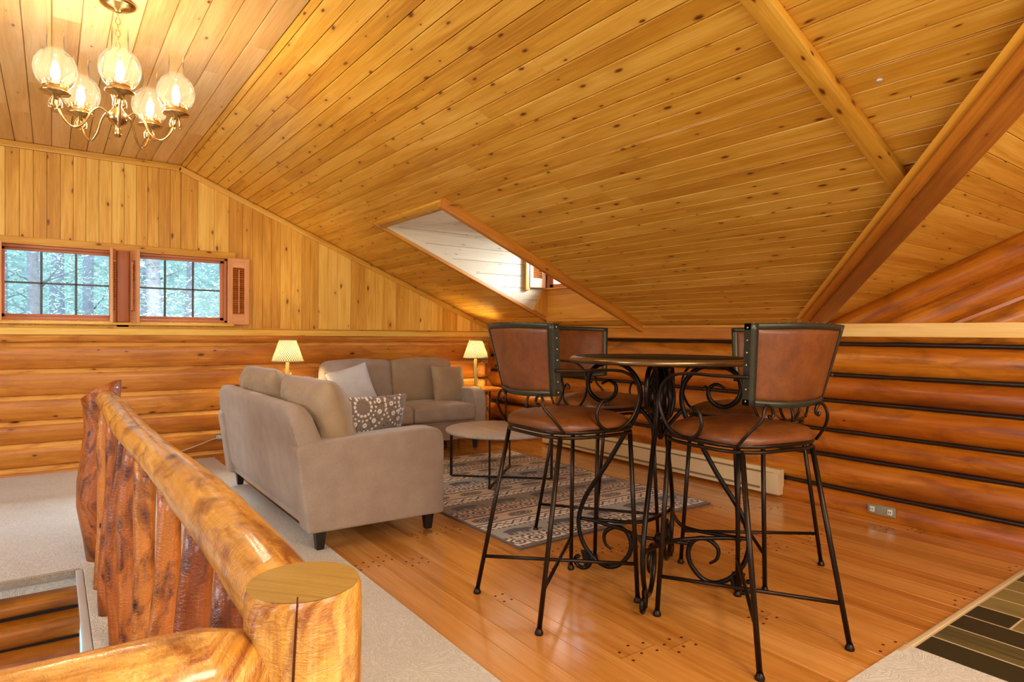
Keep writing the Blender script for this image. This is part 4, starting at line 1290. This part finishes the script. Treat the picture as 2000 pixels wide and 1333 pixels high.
    # scrolled back supports
    for sg in (-1, 1):
        mb = MB(); x = sg*.165
        pts = spline([(sg*.215, -.190, .790), (sg*.205, -.235, .845), (x+sg*.012, -.268, .895), (x, -.266, .930), (x-sg*.020, -.264, .945), (x-sg*.044, -.264, .935), (x-sg*.050, -.264, .912), (x-sg*.036, -.264, .900), (x-sg*.028, -.264, .911)], 5)
        mb.tube(pts, .0062, 8); mb.obj('back_support', M['iron'], t)
        # arm
        mb = MB(); X = sg*.255
        pa = [(sg*.225, -.250, 1.052), (X, -.12, 1.050), (X, .0, 1.050), (X+sg*.01, .09, 1.042), (X+sg*.014, .155, 1.010), (X+sg*.014, .185, .955), (X+sg*.012, .180, .895), (X+sg*.008, .135, .825), (X, .065, .790), (X, -.005, .800), (X, -.045, .842), (X, -.040, .893), (X, -.012, .920), (X, .008, .912), (X, .006, .898)]
        pp = spline(pa, 6); mb.tube(pp, [.0068]*(len(pp)-4)+[.0075, .009, .010, .008], 8); mb.obj('arm', M['iron'], t)
    return t
st0 = make_stool('leather bar stool left of the bar table, its back towards the loveseat side')
st0.location = (1.912, 2.185, 0); st0.rotation_euler = (0, 0, radians(-92))
GRP = 'leather bar stools round the bar table'; st0['group'] = GRP
dup(st0, (2.289, 1.539, 0), radians(-9.5), 'leather bar stool nearest the hearth tiles, frame seen from behind with greenish edge', GRP)
dup(st0, (2.60, 2.66, 0), radians(176), 'leather bar stool behind the table, back turned to the rug and sofas', GRP)
dup(st0, (2.92, 1.925, 0), radians(93), 'leather bar stool on the log wall side, mostly hidden behind table and front stool', GRP)

# ------------------------------------------------------------------ bar table
bt = thing('bar_table', 'round dark bar table with brass rim on scrolled wrought iron legs', 'table', (2.39, 2.045, 0), 0)
mb = MB(); mb.lathe([(.40, 1.070), (.434, 1.068), (.444, 1.074), (.446, 1.084), (.440, 1.093), (.425, 1.097), (.40, 1.096)], (0, 0, 0), 72); mb.obj('rim', M['rim'], bt)
mb = MB(); mb.lathe([(.414, 1.072), (.418, 1.0972), (.0, 1.0980)], (0, 0, 0), 72); mb.obj('tabletop', M['tabletop'], bt)
a0 = atan2(-.857, .515)
prof_ = [(.295, .955), (.255, .972), (.222, .945), (.232, .895), (.290, .866), (.350, .900), (.366, .965), (.335, 1.032), (.265, 1.060), (.180, 1.048), (.120, .990), (.098, .920), (.105, .850), (.135, .775), (.180, .700), (.268, .545), (.360, .400), (.398, .310), (.408, .225), (.385, .140), (.330, .070), (.262, .035), (.200, .050), (.148, .110), (.138, .175), (.168, .228), (.225, .238), (.272, .200), (.268, .150), (.235, .124)]
for k in range(4):
    a = a0+k*pi/2; d = Vector((cos(a), sin(a), 0)); mb = MB()
    pts = spline([d*r_+Vector((0, 0, z)) for r_, z in prof_], 6)
    n_ = len(pts); rad = [.0062+.0055*min(1, i/(n_*.12))*min(1, (n_-1-i)/(n_*.10)) for i in range(n_)]
    mb.tube(pts, rad, 8, flat=None); lg = mb.obj('leg', M['ironb'], bt)
    mb = MB(); s_ = Vector((-sin(a), cos(a), 0))
    fp = spline([d*r_+Vector((0, 0, z)) for r_, z in ((.335, .075), (.352, .030), (.372, .012), (.400, .012), (.420, .028), (.424, .052), (.412, .066), (.400, .060))], 5)
    mb.tube(fp, [.013]*8+[.010]*(len(fp)-8), 8)
    mb.prism([d*.335+Vector((0, 0, .10))-s_*.006, d*.372+Vector((0, 0, .012))-s_*.006, d*.395+Vector((0, 0, .10))-s_*.006], s_*.012)
    mb.obj('foot', M['ironb'], lg)
mb = MB()
for k in range(4):
    a = a0+pi/4+k*pi/2; d = Vector((cos(a), sin(a), 0))
    mb.tube(spline([d*r_+Vector((0, 0, z)) for r_, z in ((.03, 1.045), (.055, .98), (.075, .90), (.060, .82), (.035, .79))], 4), .011, 8)
mb.lathe([(.05, 1.04), (.055, 1.055), (.05, 1.072)], (0, 0, 0), 20); mb.lathe([(.001, .765), (.03, .775), (.045, .80), (.03, .825), (.001, .83)], (0, 0, 0), 16)
mb.tube([(0, 0, .70), (0, 0, 1.06)], .012, 10)
mb.obj('centre_cage', M['ironb'], bt)
for k in range(4):
    a = a0+k*pi/2; d = Vector((cos(a), sin(a), 0)); mb = MB()
    mb.tube(spline([d*.10+Vector((0, 0, .84)), d*.05+Vector((0, 0, .78)), Vector((0, 0, .70))], 4), .010, 8); mb.obj('brace', M['ironb'], bt)
    mb = MB(); mb.tube([Vector((0, 0, .205)), d*.145+Vector((0, 0, .205))], .009, 8); mb.obj('brace', M['ironb'], bt)
for k in range(4):
    a1, a2 = a0+k*pi/2, a0+(k+1)*pi/2; mb = MB()
    P1 = Vector((cos(a1), sin(a1), 0)); P2 = Vector((cos(a2), sin(a2), 0)); md = (P1+P2).normalized()
    mb.tube(spline([P1*.395+Vector((0, 0, .262)), P1*.27+md*.03+Vector((0, 0, .258)), md*.150+Vector((0, 0, .250)), P2*.27+md*.03+Vector((0, 0, .258)), P2*.395+Vector((0, 0, .262))], 7), .0095, 8)
    mb.obj('footrest', M['ironb'], bt)
mb = MB(); mb.lathe([(.001, .17), (.022, .18), (.028, .205), (.022, .23), (.001, .24)], (0, 0, 0), 16); mb.obj('hub', M['ironb'], bt)

# ------------------------------------------------------------------ chandelier
ch = thing('chandelier', 'brass five-arm chandelier with clear oil-lamp glass globes hanging from the flat ceiling', 'chandelier', (.247, 3.457, 2.715))
def CZ(z): return z-2.715
mb = MB(); mb.lathe([(.075, 0), (.074, -.008), (.055, -.020), (.02, -.030), (.012, -.040)], (0, 0, 0), 28); mb.obj('canopy', M['brass'], ch)
mb = MB(); z = CZ(2.675); k = 0
while z > CZ(2.345):
    pts = [Vector((.009*cos(a)*(1 if k % 2 else 0), .009*cos(a)*(0 if k % 2 else 1), z-.014+.018*sin(a))) for a in [2*pi*i/14 for i in range(14)]]
    mb.tube(pts, .0022, 6, closed=True); z -= .028; k += 1
mb.obj('chain', M['brass'], ch)
mb = MB(); mb.lathe([(.001, CZ(2.095)), (.012, CZ(2.10)), (.018, CZ(2.12)), (.010, CZ(2.145)), (.035, CZ(2.165)), (.048, CZ(2.19)), (.030, CZ(2.215)), (.014, CZ(2.24)), (.022, CZ(2.275)), (.030, CZ(2.30)), (.012, CZ(2.33)), (.004, CZ(2.35))], (0, 0, 0), 20)
mb.obj('hub', M['brass'], ch)
for k in range(5):
    a = .275+pi+k*2*pi/5; d = Vector((cos(a), sin(a), 0)); R = .244
    mb = MB(); mb.tube(spline([d*r_+Vector((0, 0, CZ(z))) for r_, z in ((.03, 2.19), (.07, 2.215), (.105, 2.19), (.135, 2.13), (.175, 2.10), (.215, 2.13), (.240, 2.19), (.244, 2.225))], 6), .0052, 8)
    arm = mb.obj('arm', M['brass'], ch)
    c = d*R; mb = MB()
    mb.lathe([(.010, CZ(2.20)), (.022, CZ(2.222)), (.056, CZ(2.228)), (.058, CZ(2.232)), (.050, CZ(2.237)), (.046, CZ(2.252)), (.047, CZ(2.255))], c, 24)
    for i in range(14):
        b_ = 2*pi*i/14; p = c+Vector((.047*cos(b_), .047*sin(b_), CZ(2.266)))
        mb.tube([p+Vector((-sin(b_)*.009*cos(q), cos(b_)*.009*cos(q), .011*sin(q))) for q in [2*pi*j/8 for j in range(8)]], .0018, 4, closed=True)
    for i in range(5):
        b_ = 2*pi*i/5+.3; e_ = Vector((cos(b_), sin(b_), 0))
        mb.tube(spline([c+e_*r_+Vector((0, 0, CZ(z))) for r_, z in ((.008, 2.218), (.020, 2.20), (.024, 2.178), (.017, 2.160))], 3), [.004]*7+[.006, .004, .001][:3], 6)
    mb.obj('candle_cup', M['brass'], arm)
    mb = MB(); mb.lathe([(.044, CZ(2.252)), (.055, CZ(2.262)), (.068, CZ(2.279)), (.078, CZ(2.302)), (.082, CZ(2.330)), (.078, CZ(2.360)), (.067, CZ(2.384)), (.052, CZ(2.400)), (.038, CZ(2.409)), (.033, CZ(2.420)), (.032, CZ(2.500)), (.034, CZ(2.512)), (.034, CZ(2.515))], c, 32)
    # open top and bottom
    for f in [f for f in mb.bm.faces if len(f.verts) > 6]: mb.bm.faces.remove(f)
    mb.obj('glass_globe', M['globe'], arm)
    mb = MB(); mb.lathe([(.001, CZ(2.285)), (.013, CZ(2.292)), (.018, CZ(2.312)), (.014, CZ(2.338)), (.006, CZ(2.358)), (.001, CZ(2.364))], c, 14); mb.obj('bulb', M['bulb'], arm)
    mb = MB(); mb.tube([c+Vector((0, 0, CZ(2.24))), c+Vector((0, 0, CZ(2.288)))], .012, 10); mb.obj('bulb_socket', M['white'], arm)
mb = MB(); mb.tube(spline([(.170, 4.80, 2.719), (.170, 4.80, 2.690), (.185, 4.79, 2.682), (.21, 4.78, 2.690)], 4), .004, 6); mb.lathe([(.012, 2.712), (.012, 2.72)], (.17, 4.80, 0), 10)
tag(mb.obj('ceiling_hook', M['grey']), 'small dark metal hook screwed in the flat ceiling behind the chandelier', 'hook')
mb = MB(); p = on_slope(2.396, 1.063, .003); mb.lathe([(.011, -.004), (.011, .003), (.006, .006)], p, 12)
tag(mb.obj('screw_cap', M['white']), 'small white metal screw cap on the sloped ceiling at upper right', 'fastener')

# ------------------------------------------------------------------ heater, outlets, cord
ht = thing('baseboard_heater', 'long cream baseboard heater on the right log wall behind the stools', 'heater', (W-.03, 3.8, 0))
y0, y1 = 2.58-3.8, 5.35-3.8
mb = MB(); mb.prism([(-.055, y0, .028), (-.055, y0, .165), (-.030, y0, .212), (.015, y0, .212), (.015, y0, .028)], (0, y1-y0, 0), rnd=.5); mb.obj('casing', M['cream'], ht, bevel=.003)
mb = MB(); mb.box((-.057, (y0+y1)/2, .060), (.004, y1-y0-.30, .016)); mb.box((-.046, (y0+y1)/2, .180), (.022, y1-y0-.10, .010)); mb.obj('vent_slot', M['slotbrown'], ht)
mb = MB(); mb.box((-.058, y0+.05, .11), (.008, .10, .15), bevel=.002); mb.obj('end_cap', M['cream'], ht)
def outlet(loc, rz, label, w=.17):
    t = thing('wall_outlet', label, 'outlet', loc, rz)
    mb = MB(); mb.box((0, .008, 0), (w, .016, .062), bevel=.003); mb.obj('cover_plate', M['grey'], t)
    for sx in (-1, 1):
        mb = MB(); mb.box((sx*w*.32, -.002, 0), (.030, .006, .034), bevel=.002); s_ = mb.obj('socket', M['white'], t)
        mb = MB(); mb.box((sx*w*.32-.006, -.006, .0), (.003, .002, .012)); mb.box((sx*w*.32+.006, -.006, .0), (.003, .002, .012)); mb.obj('slot', M['dgrey'], s_)
    return t
outlet((W-.050, 1.885, .072), radians(-90), 'grey surface outlet low on the right log wall')
outlet((1.31, D-.022, .200), 0, 'outlet on the log gable wall beside the loveseat, white cord plugged in', w=.11)
mb = MB()
mb.tube(spline([(1.29, D-.03, .20), (1.20, D-.035, .175), (1.05, D-.04, .125), (.90, D-.05, .085), (.76, D-.06, .05), (.60, D-.06, .03)], 6), .0045, 6); mb.box((1.29, D-.035, .20), (.03, .03, .03), bevel=.004)
tag(mb.obj('power_cord', M['white']), 'cream power cord running left from the outlet along the gable wall', 'cord')
mb = MB()
mb.tube(spline([(1.345, D-.03, .20), (1.355, D-.05, .15), (1.33, D-.06, .08), (1.35, D-.07, .03), (1.34, D-.10, .012)], 6), .004, 6); mb.box((1.345, D-.035, .20), (.026, .03, .028), bevel=.004)
tag(mb.obj('power_cord', M['white']), 'short cream cord hanging from the outlet down behind the loveseat', 'cord')

# ------------------------------------------------------------------ outdoors
mb = MB(); rows = []
for i in range(24):
    y = 7.2+i*1.6; row = []
    for j in range(30):
        x = -22+j*1.8; row.append(Vector((x, y, -3.0+max(0, y-9)*.22+max(0, y-17)*.55+1.0*noise.noise(Vector((x*.15, y*.15, 0)))+.3*noise.noise(Vector((x*.6, y*.6, 3))))))
    rows.append(row)
mb.grid(rows, None, .5, True); struct(mb.obj('ground_outside', M['hill']))
mb = MB(); mb.face([(-3, 2, -3), (40, 2, -3), (40, 14, -3), (-3, 14, -3)]) if False else None
mb.face([(5.5, -8, -3), (50, -8, -3), (50, 8, -3), (5.5, 8, -3)]); struct(mb.obj('ground_outside', M['hill']))
def tree(x, y, r_, h, leaf, label, seed, cards=2600, zlow=0.0, size=.16, spread=1.6, name='pine_tree'):
    rg = random.Random(seed); t = thing(name, label, 'tree', (x, y, -2.6), 0, 'trees outside the gable windows')
    mb = MB(); pts = []; rad = []
    for i in range(14):
        q = i/13; pts.append((.10*sin(q*4+seed), .10*cos(q*3+seed), q*h)); rad.append(r_*(1-.6*q))
    mb.tube(pts, rad, 12, nz=.12, nzf=4)
    for i in range(26):
        z = rg.uniform(.15, .95)*h; a = rg.uniform(0, 2*pi); L = rg.uniform(.4, 1.0)*spread
        mb.tube([(0, 0, z), (cos(a)*L*.5, sin(a)*L*.5, z+.25), (cos(a)*L, sin(a)*L, z+rg.uniform(.1, .9))], [.014, .008, .003], 5)
    mb.obj('trunk', M['bark'], t)
    mb = MB()
    for k in range(70):
        z = rg.uniform(zlow, 1)*h; a = rg.uniform(0, 2*pi); L = rg.uniform(.3, 1)*spread*(1.15-.5*z/h); c = Vector((cos(a)*L, sin(a)*L, z))
        tone = rg.random()
        for q in range(cards//40):
            p = c+Vector((rg.gauss(0, .28), rg.gauss(0, .28), rg.gauss(0, .18)))
            d1 = Vector((rg.uniform(-1, 1), rg.uniform(-1, 1), rg.uniform(-.6, .6))).normalized(); d2 = d1.orthogonal().normalized()
            s_ = rg.uniform(.4, 1)*size*.62
            mb.face([p, p+d1*s_*.5+d2*s_*.16, p+d1*s_, p+d1*s_*.5-d2*s_*.16], None, min(1, max(0, tone+rg.uniform(-.3, .3))))
    mb.obj('foliage', leaf, t)
tree(1.16, 10.2, .13, 8, M['leaf1'], 'thick grey pine trunk close outside the left panes of the right gable window', 1, cards=1500, zlow=.3, spread=1.2)
tree(-.12, 11.2, .10, 8, M['leaf1'], 'slim grey pine seen beside the first muntin of the left gable window', 2, spread=1.2)
tree(.62, 13.6, .12, 9, M['leaf2'], 'bushy tree outside the right panes of the left gable window', 3, spread=1.5)
tree(2.05, 12.8, .10, 8, M['leaf2'], 'slim tree outside the right panes of the right gable window', 4, spread=1.3)
tree(3.25, 15.5, .16, 9, M['leaf1'], 'tree at the far right edge of the right gable window, mostly foliage', 5, spread=1.5)
tree(-.85, 14.6, .16, 9, M['leaf1'], 'dense foliage at the far left edge of the left gable window', 6, cards=3200, spread=1.5)
tree(2.0, 18.6, .2, 10, M['leaf1'], 'tall pine furthest back, seen through the middle of the right gable window', 8, cards=3600, spread=2.0)
tree(.2, 18.2, .2, 10, M['leaf2'], 'tall pale tree furthest back, seen through the middle of the left gable window', 9, cards=3600, spread=2.0)
